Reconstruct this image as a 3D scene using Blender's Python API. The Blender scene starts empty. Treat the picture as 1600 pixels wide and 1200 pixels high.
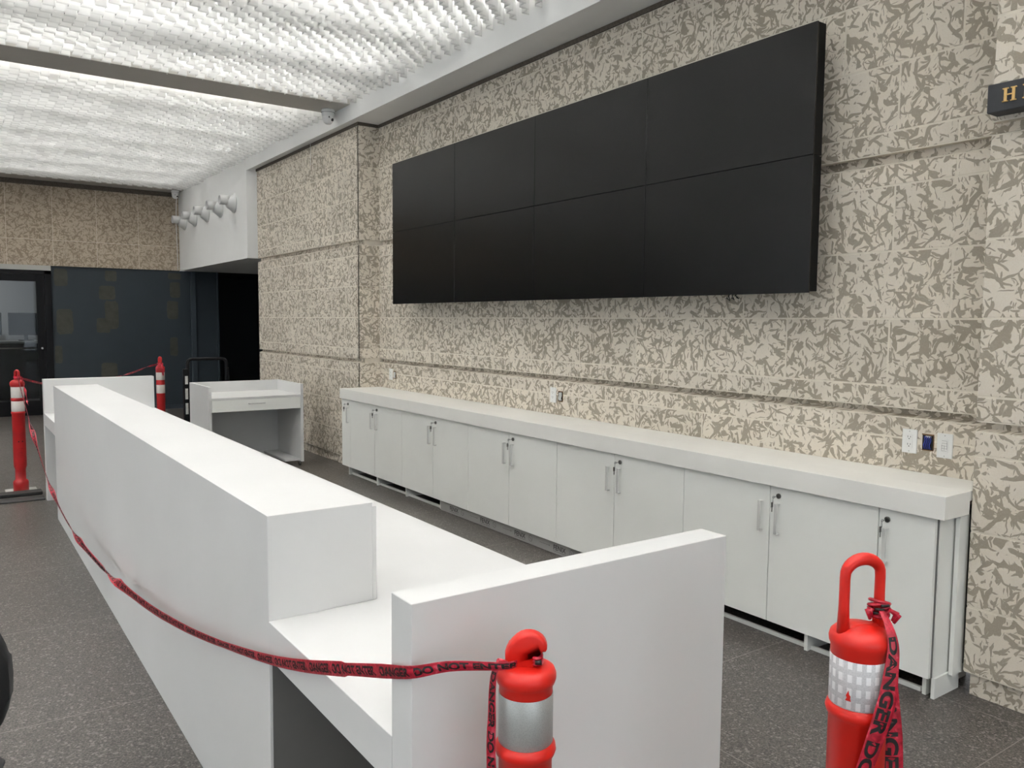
import bpy, bmesh, math, random
from mathutils import Vector, Matrix
random.seed(7)
PI = math.pi
S = bpy.context.scene
COL = S.collection

# ------------------------------------------------------------------ camera
F_PX, YAW, PITCH, ROLL = 1264.0, 0.614356127, 0.0774249298, -0.00799065377
fw = Vector((math.sin(YAW)*math.cos(PITCH), math.cos(YAW)*math.cos(PITCH), -math.sin(PITCH)))
rt = Vector((math.cos(YAW), -math.sin(YAW), 0))
dn = fw.cross(rt)
R0 = rt*math.cos(ROLL) + dn*math.sin(ROLL)
R1 = -rt*math.sin(ROLL) + dn*math.cos(ROLL)
cam_d = bpy.data.cameras.new('camera')
cam = bpy.data.objects.new('camera', cam_d)
COL.objects.link(cam)
M3 = Matrix((R0, -R1, -fw)).transposed()
cam.matrix_world = Matrix.Translation((0, 0, 1.6)) @ M3.to_4x4()
cam_d.sensor_width = 36
cam_d.lens = 36*F_PX/1600
cam_d.clip_start = 0.05
S.camera = cam

# ------------------------------------------------------------------ world, exposure
w = bpy.data.worlds.new('world'); S.world = w; w.use_nodes = True
w.node_tree.nodes['Background'].inputs[0].default_value = (0.96, 0.98, 1.0, 1)
w.node_tree.nodes['Background'].inputs[1].default_value = 2.2
S.view_settings.view_transform = 'Standard'
S.view_settings.look = 'None'
S.view_settings.gamma = 1
S.view_settings.use_curve_mapping = False
S.view_settings.exposure = 0.38
TUBE_STRENGTH = 33.0
# the ceiling lights are the tubes built inside the ceiling panels below; the office behind the door has its own lamp
ol = bpy.data.lights.new('office_lamp', 'AREA'); ol.energy = 14; ol.size = 0.6; ol.color = (1, 0.97, 0.93)
olo = bpy.data.objects.new('office_lamp', ol); COL.objects.link(olo); olo.location = (0.2, 16.6, 2.75)
olo['label'] = 'small office ceiling lamp behind the black glass door'; olo['category'] = 'lamp'

# ------------------------------------------------------------------ materials
def mat(name, color, rough=0.5, metal=0.0, spec=0.5, emit=None, estr=0, coat=0, transl=0):
    m = bpy.data.materials.new(name); m.use_nodes = True
    b = m.node_tree.nodes['Principled BSDF']
    b.inputs['Base Color'].default_value = (*color, 1)
    b.inputs['Roughness'].default_value = rough
    b.inputs['Metallic'].default_value = metal
    b.inputs['Specular IOR Level'].default_value = spec
    b.inputs['Coat Weight'].default_value = coat
    if emit:
        b.inputs['Emission Color'].default_value = (*emit, 1)
        b.inputs['Emission Strength'].default_value = estr
    return m

class NT:
    def __init__(s, m): s.t = m.node_tree; s.b = s.t.nodes['Principled BSDF']
    def n(s, typ, **kw):
        nd = s.t.nodes.new(typ)
        for k, v in kw.items():
            if k.startswith('i_'):
                nd.inputs[k[2:]].default_value = v
            else: setattr(nd, k, v)
        return nd
    def l(s, a, b): s.t.links.new(a, b)
    def math(s, op, a, b=None, clamp=False):
        nd = s.t.nodes.new('ShaderNodeMath'); nd.operation = op; nd.use_clamp = clamp
        for i, v in enumerate((a, b)):
            if v is None: continue
            if isinstance(v, (int, float)): nd.inputs[i].default_value = v
            else: s.l(v, nd.inputs[i])
        return nd.outputs[0]
    def ramp(s, fac, stops):
        r = s.t.nodes.new('ShaderNodeValToRGB'); s.l(fac, r.inputs[0])
        e = r.color_ramp.elements
        e[0].position, e[0].color = stops[0][0], (*stops[0][1], 1)
        e[1].position, e[1].color = stops[-1][0], (*stops[-1][1], 1)
        for p, c in stops[1:-1]:
            x = e.new(p); x.color = (*c, 1)
        return r.outputs[0]
    def mix(s, fac, a, b, blend='MIX'):
        m = s.t.nodes.new('ShaderNodeMix'); m.data_type = 'RGBA'; m.blend_type = blend
        for sock, v in ((m.inputs[0], fac), (m.inputs[6], a), (m.inputs[7], b)):
            if isinstance(v, (int, float)): sock.default_value = v
            elif isinstance(v, tuple): sock.default_value = (*v, 1)
            else: s.l(v, sock)
        return m.outputs[2]

def painted(name, color, var=0.03, rough=0.45, scale=3.0, spec=0.4):
    m = mat(name, color, rough, spec=spec); t = NT(m)
    tc = t.n('ShaderNodeTexCoord')
    n = t.n('ShaderNodeTexNoise', i_Scale=scale, i_Detail=5.0, i_Roughness=0.6); t.l(tc.outputs['Object'], n.inputs['Vector'])
    c = t.ramp(n.outputs['Fac'], [(0.3, tuple(max(0, x*(1-var)) for x in color)), (0.7, tuple(min(1, x*(1+var*0.5)) for x in color))])
    t.l(c, t.b.inputs['Base Color'])
    r = t.math('ADD', t.math('MULTIPLY', n.outputs['Fac'], 0.12), rough-0.06); t.l(r, t.b.inputs['Roughness'])
    return m

def stone(name, light, dark, scale=1.0, dens=0.0):
    """mottled limestone: worm-like darker patches in a pale ground; the face attribute 'blk' shifts the pattern block by block"""
    m = mat(name, light, 0.75, spec=0.25); t = NT(m)
    geo = t.n('ShaderNodeNewGeometry'); at = t.n('ShaderNodeAttribute', attribute_name='blk')
    off = t.n('ShaderNodeVectorMath', operation='MULTIPLY_ADD'); t.l(at.outputs['Color'], off.inputs[0])
    off.inputs[1].default_value = (23, 31, 17); t.l(geo.outputs['Position'], off.inputs[2])
    P = off.outputs[0]
    # strokes of worm burrows: stretched noises laid in several directions, slightly warped
    wn = t.n('ShaderNodeTexNoise', i_Scale=9.0*scale, i_Detail=2.0); t.l(P, wn.inputs['Vector'])
    wv = t.n('ShaderNodeVectorMath', operation='MULTIPLY_ADD'); t.l(wn.outputs['Color'], wv.inputs[0]); wv.inputs[1].default_value = (0.07, 0.07, 0.07); t.l(P, wv.inputs[2])
    sp = t.n('ShaderNodeSeparateXYZ'); t.l(wv.outputs[0], sp.inputs[0])
    u = t.math('ADD', sp.outputs[0], sp.outputs[1]); v = sp.outputs[2]
    nb = t.n('ShaderNodeTexNoise', i_Scale=3.0*scale, i_Detail=1.0); t.l(P, nb.inputs['Vector'])
    bias = t.math('MULTIPLY', t.math('SUBTRACT', nb.outputs['Fac'], 0.5), 0.075)
    d = None
    for q, (ang, lo, hi, th) in enumerate(((0.5, 10, 34, 0.615), (1.25, 12, 40, 0.62), (2.2, 10, 32, 0.625), (2.85, 13, 38, 0.625), (1.7, 24, 70, 0.645))):
        ca, sa = math.cos(ang), math.sin(ang)
        p_ = t.math('MULTIPLY', t.math('ADD', t.math('MULTIPLY', u, ca), t.math('MULTIPLY', v, sa)), lo*scale)
        q_ = t.math('MULTIPLY', t.math('SUBTRACT', t.math('MULTIPLY', v, ca), t.math('MULTIPLY', u, sa)), hi*scale)
        cb_ = t.n('ShaderNodeCombineXYZ'); t.l(p_, cb_.inputs[0]); t.l(q_, cb_.inputs[1]); cb_.inputs[2].default_value = 3.7*q
        nn = t.n('ShaderNodeTexNoise', i_Scale=1.0, i_Detail=1.0, i_Roughness=0.45, i_Distortion=0.25); t.l(cb_.outputs[0], nn.inputs['Vector'])
        e = t.math('SUBTRACT', t.math('ADD', nn.outputs['Fac'], bias), th-dens)
        d = e if d is None else t.math('MAXIMUM', d, e)
    k = t.math('MULTIPLY', t.math('ADD', d, 0.012), 38.0, clamp=True)
    n4 = t.n('ShaderNodeTexNoise', i_Scale=2.2, i_Detail=3.0); t.l(P, n4.inputs['Vector'])
    lc = t.mix(n4.outputs['Fac'], tuple(x*0.86 for x in light), tuple(min(1, x*1.10) for x in light))
    dc = t.mix(n4.outputs['Fac'], tuple(x*0.82 for x in dark), tuple(x*1.12 for x in dark))
    n5 = t.n('ShaderNodeTexNoise', i_Scale=160.0, i_Detail=2.0); t.l(P, n5.inputs['Vector'])
    c = t.mix(k, lc, dc)
    c = t.mix(0.16, c, n5.outputs['Fac'], 'OVERLAY')
    tone = t.math('ADD', t.math('MULTIPLY', at.outputs['Fac'], 0.16), 0.92)
    c2 = t.n('ShaderNodeVectorMath', operation='SCALE'); t.l(c, c2.inputs[0]); t.l(tone, c2.inputs['Scale'])
    t.l(c2.outputs[0], t.b.inputs['Base Color'])
    bp = t.n('ShaderNodeBump', i_Strength=0.25, i_Distance=0.004); t.l(t.math('SUBTRACT', 1.0, k), bp.inputs['Height']); t.l(bp.outputs[0], t.b.inputs['Normal'])
    return m

M = {}
M['stone'] = stone('mottled_limestone', (0.74, 0.675, 0.58), (0.375, 0.328, 0.260))
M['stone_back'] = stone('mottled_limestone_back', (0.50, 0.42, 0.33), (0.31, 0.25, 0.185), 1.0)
M['mortar'] = painted('pale_mortar', (0.76, 0.70, 0.60), 0.1, 0.9, 20)
M['white_panel'] = painted('white_laminate', (0.71, 0.71, 0.705), 0.035, 0.42, 2.0)
M['cab_white'] = painted('cabinet_white', (0.90, 0.91, 0.875), 0.02, 0.40, 3.0)
M['top_cream'] = painted('worktop_cream', (0.88, 0.87, 0.83), 0.03, 0.36, 4.0)
M['edge_grey'] = painted('grey_edge_band', (0.45, 0.45, 0.43), 0.04, 0.5)
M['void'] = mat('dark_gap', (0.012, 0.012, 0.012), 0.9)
M['plaster'] = painted('white_plaster', (0.85, 0.85, 0.835), 0.03, 0.65, 1.5)
M['beam_grey'] = painted('grey_plaster', (0.50, 0.485, 0.455), 0.03, 0.7, 1.5)
M['blue'] = painted('dark_blue_paint', (0.026, 0.036, 0.045), 0.08, 0.5, 2)
M['blue_trim'] = painted('dark_blue_trim', (0.040, 0.052, 0.064), 0.08, 0.45, 2)
M['edge_shade'] = painted('rough_edge_shade', (0.13, 0.11, 0.09), 0.4, 0.9, 60)  # rough stone edge with the shade below the ceiling put into its colour
M['carcass_grey'] = painted('plain_dark_grey', (0.16, 0.157, 0.15), 0.05, 0.5)
M['patch'] = painted('olive_filler', (0.062, 0.062, 0.050), 0.25, 0.8, 9)
M['black_metal'] = mat('black_metal', (0.005, 0.005, 0.006), 0.4, spec=0.2)
M['black_plastic'] = mat('black_plastic', (0.012, 0.012, 0.013), 0.45)
M['screen'] = mat('screen_black', (0.0028, 0.0028, 0.003), 0.25, spec=0.40)
M['screen_side'] = mat('screen_frame_black', (0.003, 0.003, 0.003), 0.6, spec=0.2)
M['chrome'] = mat('chrome', (0.55, 0.55, 0.55), 0.22, 1.0)
M['dark_metal'] = mat('dark_steel', (0.16, 0.155, 0.145), 0.35, 0.9)
M['handle'] = painted('satin_handle', (0.62, 0.62, 0.60), 0.02, 0.3)
M['red'] = painted('safety_orange_red', (0.66, 0.014, 0.007), 0.12, 0.38, 8, 0.5)
M['red_far'] = painted('safety_red_worn', (0.44, 0.008, 0.010), 0.25, 0.45, 8, 0.5)
M['gold'] = mat('gold_letters', (0.78, 0.52, 0.20), 0.35, 0.35)
M['sign_dark'] = painted('dark_slate', (0.045, 0.047, 0.052), 0.15, 0.6, 20)
M['print_black'] = mat('printing_black', (0.010, 0.008, 0.008), 0.5)
M['print_grey'] = mat('printing_dark_grey', (0.02, 0.02, 0.02), 0.6)
M['film'] = painted('grey_protective_film', (0.34, 0.335, 0.325), 0.04, 0.4)
M['plate'] = mat('white_plate', (0.82, 0.82, 0.80), 0.3)
M['fixture'] = mat('fixture_white', (0.56, 0.56, 0.55), 0.4)
M['slot'] = mat('socket_slot', (0.05, 0.05, 0.05), 0.5)
M['wire_blue'] = mat('blue_wire', (0.03, 0.05, 0.30), 0.4)
M['rust'] = painted('rusty_edge', (0.22, 0.12, 0.05), 0.3, 0.8, 60)
M['sticker'] = painted('white_sticker', (0.62, 0.62, 0.60), 0.2, 0.6, 40)
M['rubber'] = painted('black_rubber', (0.015, 0.015, 0.015), 0.2, 0.6, 30)
M['monitor'] = mat('monitor_glass', (0.008, 0.010, 0.013), 0.4, spec=0.2)
M['office_wall'] = painted('office_grey', (0.42, 0.41, 0.40), 0.03, 0.8, 1)
M['tube'] = mat('lit_tube', (1, 1, 1), 0.5, emit=(1.0, 0.99, 0.975), estr=TUBE_STRENGTH)

# floor: ground terrazzo tiles with pale joints
def floor_mat():
    m = mat('terrazzo_tile', (0.06, 0.057, 0.053), 0.32, spec=0.5); t = NT(m)
    geo = t.n('ShaderNodeNewGeometry'); P = geo.outputs['Position']
    sx = t.n('ShaderNodeSeparateXYZ'); t.l(P, sx.inputs[0])
    v = t.n('ShaderNodeTexVoronoi', i_Scale=110.0); t.l(P, v.inputs['Vector'])
    v2 = t.n('ShaderNodeTexNoise', i_Scale=130.0, i_Detail=3.0, i_Roughness=0.75); t.l(P, v2.inputs['Vector'])
    v3 = t.n('ShaderNodeTexVoronoi', i_Scale=45.0); t.l(P, v3.inputs['Vector'])
    n = t.n('ShaderNodeTexNoise', i_Scale=1.3, i_Detail=4.0); t.l(P, n.inputs['Vector'])
    sp = t.n('ShaderNodeSeparateColor'); t.l(v.outputs['Color'], sp.inputs[0])
    base = t.ramp(v2.outputs['Fac'], [(0.36, (0.024, 0.0215, 0.0195)), (0.50, (0.076, 0.067, 0.060)), (0.66, (0.190, 0.168, 0.152))])
    c = t.mix(t.math('MULTIPLY', t.math('GREATER_THAN', sp.outputs[0], 0.90), 0.40), base, (0.34, 0.32, 0.30))
    c = t.mix(t.math('MULTIPLY', t.math('LESS_THAN', sp.outputs[1], 0.18), 0.6), c, (0.018, 0.017, 0.016))
    c = t.mix(0.35, c, n.outputs['Fac'], 'OVERLAY')
    def joint(co, o, p):
        q = t.math('ABSOLUTE', t.math('SUBTRACT', t.math('FRACT', t.math('DIVIDE', t.math('SUBTRACT', co, o), p)), 0.5))
        return t.math('GREATER_THAN', q, 0.5-0.0022/p)
    j = t.math('MAXIMUM', joint(sx.outputs[0], 2.337, 1.13), joint(sx.outputs[1], 2.455, 1.13))
    c = t.mix(t.math('MULTIPLY', j, 0.75), c, (0.26, 0.245, 0.225))
    t.l(c, t.b.inputs['Base Color'])
    r = t.math('ADD', t.math('MULTIPLY', n.outputs['Fac'], 0.18), 0.28); t.l(r, t.b.inputs['Roughness'])
    bp = t.n('ShaderNodeBump', i_Strength=0.08, i_Distance=0.002); t.l(v2.outputs['Fac'], bp.inputs['Height']); t.l(bp.outputs[0], t.b.inputs['Normal'])
    return m
M['floor'] = floor_mat()

# translucent sheets of the ceiling panels
def baffle_mat():
    m = bpy.data.materials.new('translucent_white_sheet'); m.use_nodes = True
    t = m.node_tree; t.nodes.remove(t.nodes['Principled BSDF'])
    at = t.nodes.new('ShaderNodeAttribute'); at.attribute_name = 'tone'
    d = t.nodes.new('ShaderNodeBsdfDiffuse'); t.links.new(at.outputs['Color'], d.inputs[0])
    tr = t.nodes.new('ShaderNodeBsdfTranslucent'); t.links.new(at.outputs['Color'], tr.inputs[0])
    mx = t.nodes.new('ShaderNodeMixShader'); mx.inputs[0].default_value = 0.36
    t.links.new(d.outputs[0], mx.inputs[1]); t.links.new(tr.outputs[0], mx.inputs[2])
    t.links.new(mx.outputs[0], t.nodes['Material Output'].inputs[0])
    return m
M['baffle'] = baffle_mat()

def glass_mat():
    m = bpy.data.materials.new('door_glass'); m.use_nodes = True
    t = m.node_tree; t.nodes.remove(t.nodes['Principled BSDF'])
    a = t.nodes.new('ShaderNodeBsdfTransparent'); a.inputs[0].default_value = (0.75, 0.78, 0.8, 1)
    g = t.nodes.new('ShaderNodeBsdfGlossy'); g.inputs['Roughness'].default_value = 0.03
    fr = t.nodes.new('ShaderNodeFresnel'); fr.inputs[0].default_value = 1.45
    mx = t.nodes.new('ShaderNodeMixShader')
    t.links.new(fr.outputs[0], mx.inputs[0]); t.links.new(a.outputs[0], mx.inputs[1]); t.links.new(g.outputs[0], mx.inputs[2])
    t.links.new(mx.outputs[0], t.nodes['Material Output'].inputs[0])
    return m
M['glass'] = glass_mat()

def tape_mat():
    m = mat('red_barrier_film', (0.55, 0.012, 0.035), 0.30, spec=0.6); t = NT(m)
    geo = t.n('ShaderNodeNewGeometry')
    n = t.n('ShaderNodeTexNoise', i_Scale=60.0, i_Detail=3.0, i_Distortion=1.0); t.l(geo.outputs['Position'], n.inputs['Vector'])
    t.l(t.ramp(n.outputs['Fac'], [(0.35, (0.36, 0.004, 0.02)), (0.6, (0.62, 0.015, 0.045)), (0.75, (0.75, 0.12, 0.18))]), t.b.inputs['Base Color'])
    bp = t.n('ShaderNodeBump', i_Strength=0.5, i_Distance=0.003); t.l(n.outputs['Fac'], bp.inputs['Height']); t.l(bp.outputs[0], t.b.inputs['Normal'])
    t.b.inputs['Transmission Weight'].default_value = 0.12
    return m
M['tape'] = tape_mat()

def band_mat(name, base, cell, check=False):
    m = mat(name, base, 0.35, spec=0.6); t = NT(m)
    geo = t.n('ShaderNodeTexCoord'); P = geo.outputs['Object']
    v = t.n('ShaderNodeTexVoronoi', i_Scale=1.0/cell); t.l(P, v.inputs['Vector'])
    c = t.ramp(v.outputs['Distance'], [(0.1, tuple(x*0.80 for x in base)), (0.6, base)])
    if check:
        sx = t.n('ShaderNodeSeparateXYZ'); t.l(P, sx.inputs[0])
        ang = t.math('ARCTAN2', sx.outputs[1], sx.outputs[0])
        a = t.math('GREATER_THAN', t.math('FRACT', t.math('MULTIPLY', ang, 3.2)), 0.48)
        b = t.math('GREATER_THAN', t.math('FRACT', t.math('DIVIDE', sx.outputs[2], 0.026)), 0.42)
        k = t.math('MULTIPLY', a, b)
        c = t.mix(t.math('MULTIPLY', k, 0.75), c, (0.88, 0.87, 0.88))
    t.l(c, t.b.inputs['Base Color'])
    return m
M['band_silver'] = band_mat('silver_reflective_sheet', (0.42, 0.43, 0.42), 0.0022)
M['band_silver'].node_tree.nodes['Principled BSDF'].inputs['Metallic'].default_value = 0.35
M['band_check'] = band_mat('white_reflective_sheet', (0.56, 0.55, 0.565), 0.003, True)
M['band_white'] = band_mat('white_band', (0.72, 0.68, 0.64), 0.004)

# ------------------------------------------------------------------ mesh helpers
class MB:
    def __init__(s): s.bm = bmesh.new()
    def box(s, x0, x1, y0, y1, z0, z1, bev=0.0, seg=1):
        vs = [s.bm.verts.new(p) for p in ((x0,y0,z0),(x1,y0,z0),(x1,y1,z0),(x0,y1,z0),(x0,y0,z1),(x1,y0,z1),(x1,y1,z1),(x0,y1,z1))]
        fs = [s.bm.faces.new([vs[i] for i in f]) for f in ((0,3,2,1),(4,5,6,7),(0,1,5,4),(1,2,6,5),(2,3,7,6),(3,0,4,7))]
        if bev > 0:
            es = list({e for f in fs for e in f.edges})
            bmesh.ops.bevel(s.bm, geom=es, offset=bev, segments=seg, affect='EDGES', profile=0.5)
        return s
    def quad(s, *ps):
        return s.bm.faces.new([s.bm.verts.new(p) for p in ps])
    def lathe(s, prof, seg=40, c=(0, 0, 0), axis='Z', cap=True):
        """profile of (radius, height)"""
        rings = []
        for r, h in prof:
            ring = []
            for i in range(seg):
                a = 2*PI*i/seg
                x, y = r*math.cos(a), r*math.sin(a)
                p = {'Z': (x, y, h), 'X': (h, x, y), 'Y': (y, h, x)}[axis]
                ring.append(s.bm.verts.new((c[0]+p[0], c[1]+p[1], c[2]+p[2])))
            rings.append(ring)
        for a, b in zip(rings, rings[1:]):
            for i in range(seg):
                j = (i+1) % seg
                s.bm.faces.new((a[i], a[j], b[j], b[i])).smooth = True
        if cap:
            s.bm.faces.new(list(reversed(rings[0]))); s.bm.faces.new(rings[-1])
        return s
    def tube(s, pts, rad, seg=10, flat=1.0, closed=False):
        """sweep a circle (or ellipse with 'flat') along points; rad number or list"""
        pts = [Vector(p) for p in pts]; n = len(pts)
        rr = rad if isinstance(rad, (list, tuple)) else [rad]*n
        up = None; rings = []
        for i, p in enumerate(pts):
            if closed: tg = pts[(i+1) % n]-pts[i-1]
            else: tg = (pts[min(i+1, n-1)]-pts[max(i-1, 0)])
            tg.normalize()
            if up is None:
                up = Vector((0, 0, 1)) if abs(tg.z) < 0.9 else Vector((1, 0, 0))
            a = tg.cross(up); a.normalize(); b = a.cross(tg); b.normalize(); up = b
            rings.append([s.bm.verts.new(p + a*math.cos(2*PI*k/seg)*rr[i] + b*math.sin(2*PI*k/seg)*rr[i]*flat) for k in range(seg)])
        lst = list(zip(rings, rings[1:])) + ([(rings[-1], rings[0])] if closed else [])
        for a, b in lst:
            for k in range(seg):
                j = (k+1) % seg
                s.bm.faces.new((a[k], a[j], b[j], b[k])).smooth = True
        if not closed:
            s.bm.faces.new(list(reversed(rings[0]))); s.bm.faces.new(rings[-1])
        return s
    def prism(s, outline, t, org, ax, ay, az, bev=0.0, seg=2):
        """outline in 2D placed with axes ax, ay and extruded +-t/2 along az"""
        org, ax, ay, az = map(Vector, (org, ax, ay, az))
        a = [s.bm.verts.new(org+ax*u+ay*v-az*t/2) for u, v in outline]
        b = [s.bm.verts.new(org+ax*u+ay*v+az*t/2) for u, v in outline]
        n = len(a); fs = [s.bm.faces.new(list(reversed(a))), s.bm.faces.new(b)]
        for i in range(n):
            j = (i+1) % n; fs.append(s.bm.faces.new((a[i], a[j], b[j], b[i])))
        if bev > 0:
            es = list(fs[0].edges)+list(fs[1].edges)
            bmesh.ops.bevel(s.bm, geom=es, offset=bev, segments=seg, affect='EDGES', profile=0.5)
        return s
    def build(s, name, m, parent=None, smooth=False, loc=None):
        bmesh.ops.recalc_face_normals(s.bm, faces=s.bm.faces) if name not in NO_RECALC else None
        me = bpy.data.meshes.new(name)
        s.bm.to_mesh(me); s.bm.free()
        if smooth:
            for p in me.polygons: p.use_smooth = True
        ms = m if isinstance(m, (list, tuple)) else [m]
        for x in ms: me.materials.append(x)
        o = bpy.data.objects.new(name, me); COL.objects.link(o)
        if parent: o.parent = parent
        if loc: o.location = loc
        return o
NO_RECALC = set()

def tag(o, label=None, cat=None, group=None, kind=None):
    if label: o['label'] = label
    if cat: o['category'] = cat
    if group: o['group'] = group
    if kind: o['kind'] = kind
    return o
def thing(name, label, cat, loc=(0, 0, 0), rz=0.0, group=None, kind=None):
    o = bpy.data.objects.new(name, None); COL.objects.link(o)
    o.location = loc; o.rotation_euler = (0, 0, rz); o.empty_display_size = 0.1
    return tag(o, label, cat, group, kind)
def dup(root, loc=None, label=None):
    r = root.copy(); COL.objects.link(r)
    if loc: r.location = loc
    if label: r['label'] = label
    for ch in list(root.children):
        c = ch.copy(); COL.objects.link(c); c.parent = r
        for g in list(ch.children):
            d = g.copy(); COL.objects.link(d); d.parent = c
    return r
def sbox(name, m, *a, bev=0.0, parent=None, kind='structure'):
    o = MB().box(*a, bev=bev).build(name, m, parent)
    if kind and not parent: o['kind'] = kind
    return o

def text_mesh(body, size=1.0, bold=0.0):
    cu = bpy.data.curves.new('lettering_curve', 'FONT'); cu.body = body; cu.size = size; cu.offset = bold
    o = bpy.data.objects.new('lettering_curve', cu); COL.objects.link(o)
    dg = bpy.context.evaluated_depsgraph_get(); dg.update()
    me = bpy.data.meshes.new_from_object(o.evaluated_get(dg))
    bpy.data.objects.remove(o); bpy.data.curves.remove(cu)
    return me

# ================================================================== SETTING
H1 = 4.25
sbox('floor', M['floor'], -9, 7.5, -5, 17.8, -0.2, 0.0)
sbox('ceiling', M['plaster'], -9, 7.5, -5, 17.8, H1, H1+0.15)
wl = MB(); wl.box(-9.2, -9, -5, 17.8, 0, 0.3); wl.box(-9.2, -9, -5, 17.8, 3.3, H1); wl.box(-9.2, -9, 10.5, 17.8, 0.3, 3.3); wl.box(-9.2, -9, -5, -4.5, 0.3, 3.3)
tag(wl.build('wall_left', M['plaster']), kind='structure')
for i in range(5):  # added windows, out of view, to brighten the vertical faces with sky light
    wn_ = thing('window_%d' % (i+1), None, None, (-9.1, -4.5+3.0*i, 0.3), kind='structure')
    f = MB()
    for a in ((-0.05, 0.05, 0, 0.06, 0, 3.0), (-0.05, 0.05, 2.94, 3.0, 0, 3.0), (-0.05, 0.05, 0.06, 2.94, 0, 0.06), (-0.05, 0.05, 0.06, 2.94, 2.94, 3.0)): f.box(*a)
    f.build('window_frame', M['black_metal'], wn_); MB().box(-0.004, 0.004, 0.06, 2.94, 0.06, 2.94).build('glass_pane', M['glass'], wn_)
wl = MB(); wl.box(-9.2, 7.5, -5.2, -5, 0, 0.3); wl.box(-9.2, 7.5, -5.2, -5, 3.3, H1); wl.box(3.0, 7.5, -5.2, -5, 0.3, 3.3); wl.box(-9.2, -9, -5.2, -5, 0.3, 3.3)
tag(wl.build('wall_near', M['plaster']), kind='structure')
for i in range(4):  # more added windows, unseen behind the camera, for fill light
    wn_ = thing('window_%d' % (i+6), None, None, (-9+3.0*i, -5.1, 0.3), kind='structure')
    f = MB()
    for a in ((0, 0.06, -0.05, 0.05, 0, 3.0), (2.94, 3.0, -0.05, 0.05, 0, 3.0), (0.06, 2.94, -0.05, 0.05, 0, 0.06), (0.06, 2.94, -0.05, 0.05, 2.94, 3.0)): f.box(*a)
    f.build('window_frame', M['black_metal'], wn_); MB().box(0.06, 2.94, -0.004, 0.004, 0.06, 2.94).build('glass_pane', M['glass'], wn_)

# ---- coursed limestone walls -----------------------------------------------------------
ZJ = [0.10, 0.390, 0.719, 1.047, 1.149, 1.192, 1.298, 1.627, 1.957, 2.275, 2.380, 2.432, 2.535, 2.858, 3.186, 3.515, 3.60]
#      set of vertical joints for the course above each height; G marks a recessed groove
KJ = ['B',   'A',   'B',   'A',   'G',   'A',   'B',   'A',   'B',   'A',   'G',   'A',   'B',   'A',   'B',   'A']
OA, OB, PITCHJ = 1.904, 2.196, 0.5917
def masonry(mb, layer, X, y0, y1, joints=True, step=0.042, quoin=None):
    """stone blocks on the plane x = X facing -x between y0 and y1"""
    g = 0.0042
    for (za, zb, k) in zip(ZJ, ZJ[1:], KJ):
        if k == 'G':
            # recessed band with a sloping sill under the overhanging course
            r = [random.random() for _ in range(3)]
            n0 = len(mb.bm.faces)
            a = [mb.bm.verts.new(p) for p in ((X+step, y0, zb+0.004), (X+step, y1, zb+0.004), (X+step, y1, za+0.012), (X+step, y0, za+0.012), (X, y1, za-0.003), (X, y0, za-0.003))]
            for f in (mb.bm.faces.new((a[0], a[1], a[2], a[3])), mb.bm.faces.new((a[3], a[2], a[4], a[5]))):
                for lp in f.loops: lp[layer] = (*r, 1)
            continue
        o = OA if k == 'A' else OB
        ys = [y0]
        kk = math.ceil((y0-o)/PITCHJ+0.08)
        if quoin is not None: pass
        while o+kk*PITCHJ < y1-0.05:
            if o+kk*PITCHJ > y0+0.05: ys.append(o+kk*PITCHJ)
            kk += 1
        ys.append(y1)
        for ya, yb in zip(ys, ys[1:]):
            a0 = ya+(g if ya > y0 else 0); b0 = yb-(g if yb < y1 else 0)
            r = [random.random() for _ in range(3)]
            mm = MB(); mm.box(X, X+step+0.02, a0, b0, za+g, zb-g, bev=0.002)
            vm = {}
            for v in mm.bm.verts: vm[v] = mb.bm.verts.new(v.co)
            for f in mm.bm.faces:
                nf = mb.bm.faces.new([vm[v] for v in f.verts])
                for lp in nf.loops: lp[layer] = (*r, 1)
            mm.bm.free()
def stone_wall(name, parts, backs):
    mb = MB(); layer = mb.bm.loops.layers.float_color.new('blk')
    for a in parts: masonry(mb, layer, *a)
    o = mb.build(name, M['stone']); o['kind'] = 'structure'
    return o, backs

def beds(b, x0, x1, y0, y1):
    for za, zb in ((0.10, 1.150), (1.191, 2.381), (2.431, ZS)): b.box(x0, x1, y0, y1, za, zb)
    b.box(x0+0.06, x1, y0+0.01, y1-0.01, 0.5, 3.0)
WX, PX = 3.82, 3.575
PXL = 3.59
ZS = 3.63   # soffit
o, _ = stone_wall('wall_right', [(WX, 1.6, 7.88)], None)
b = MB(); beds(b, WX+0.0015, WX+0.3, 1.55, 7.95); b.build('mortar_bed', M['mortar'], o)
b = MB(); b.box(WX-0.012, WX+0.0, 1.66, 7.855, 3.598, 3.629); b.build('rough_shade_edge', M['edge_shade'], o)  # rough edge strip, coloured dark as the shade under the soffit
# near pilaster
o, _ = stone_wall('wall_pilaster_near', [(PX, -4.9, 1.651)], None)
b = MB(); beds(b, PX+0.0015, WX+0.3, -5.0, 1.648); b.build('mortar_bed', M['mortar'], o)
b = MB(); b.box(PX+0.022, WX+0.3, -5.0, 1.630, 0.0, 0.099)
b.build('base_course', M['stone'], o)
# far pilaster with its side return facing the camera
o, _ = stone_wall('wall_pilaster_far', [(PXL, 7.872, 11.15)], None)
b = MB(); beds(b, PXL+0.0015, WX+0.3, 7.875, 11.148); b.build('mortar_bed', M['mortar'], o)
b = MB(); b.box(PXL+0.02, WX+0.3, 7.89, 11.13, 0.0, 0.10); b.build('base_course', M['stone'], o)
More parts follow.
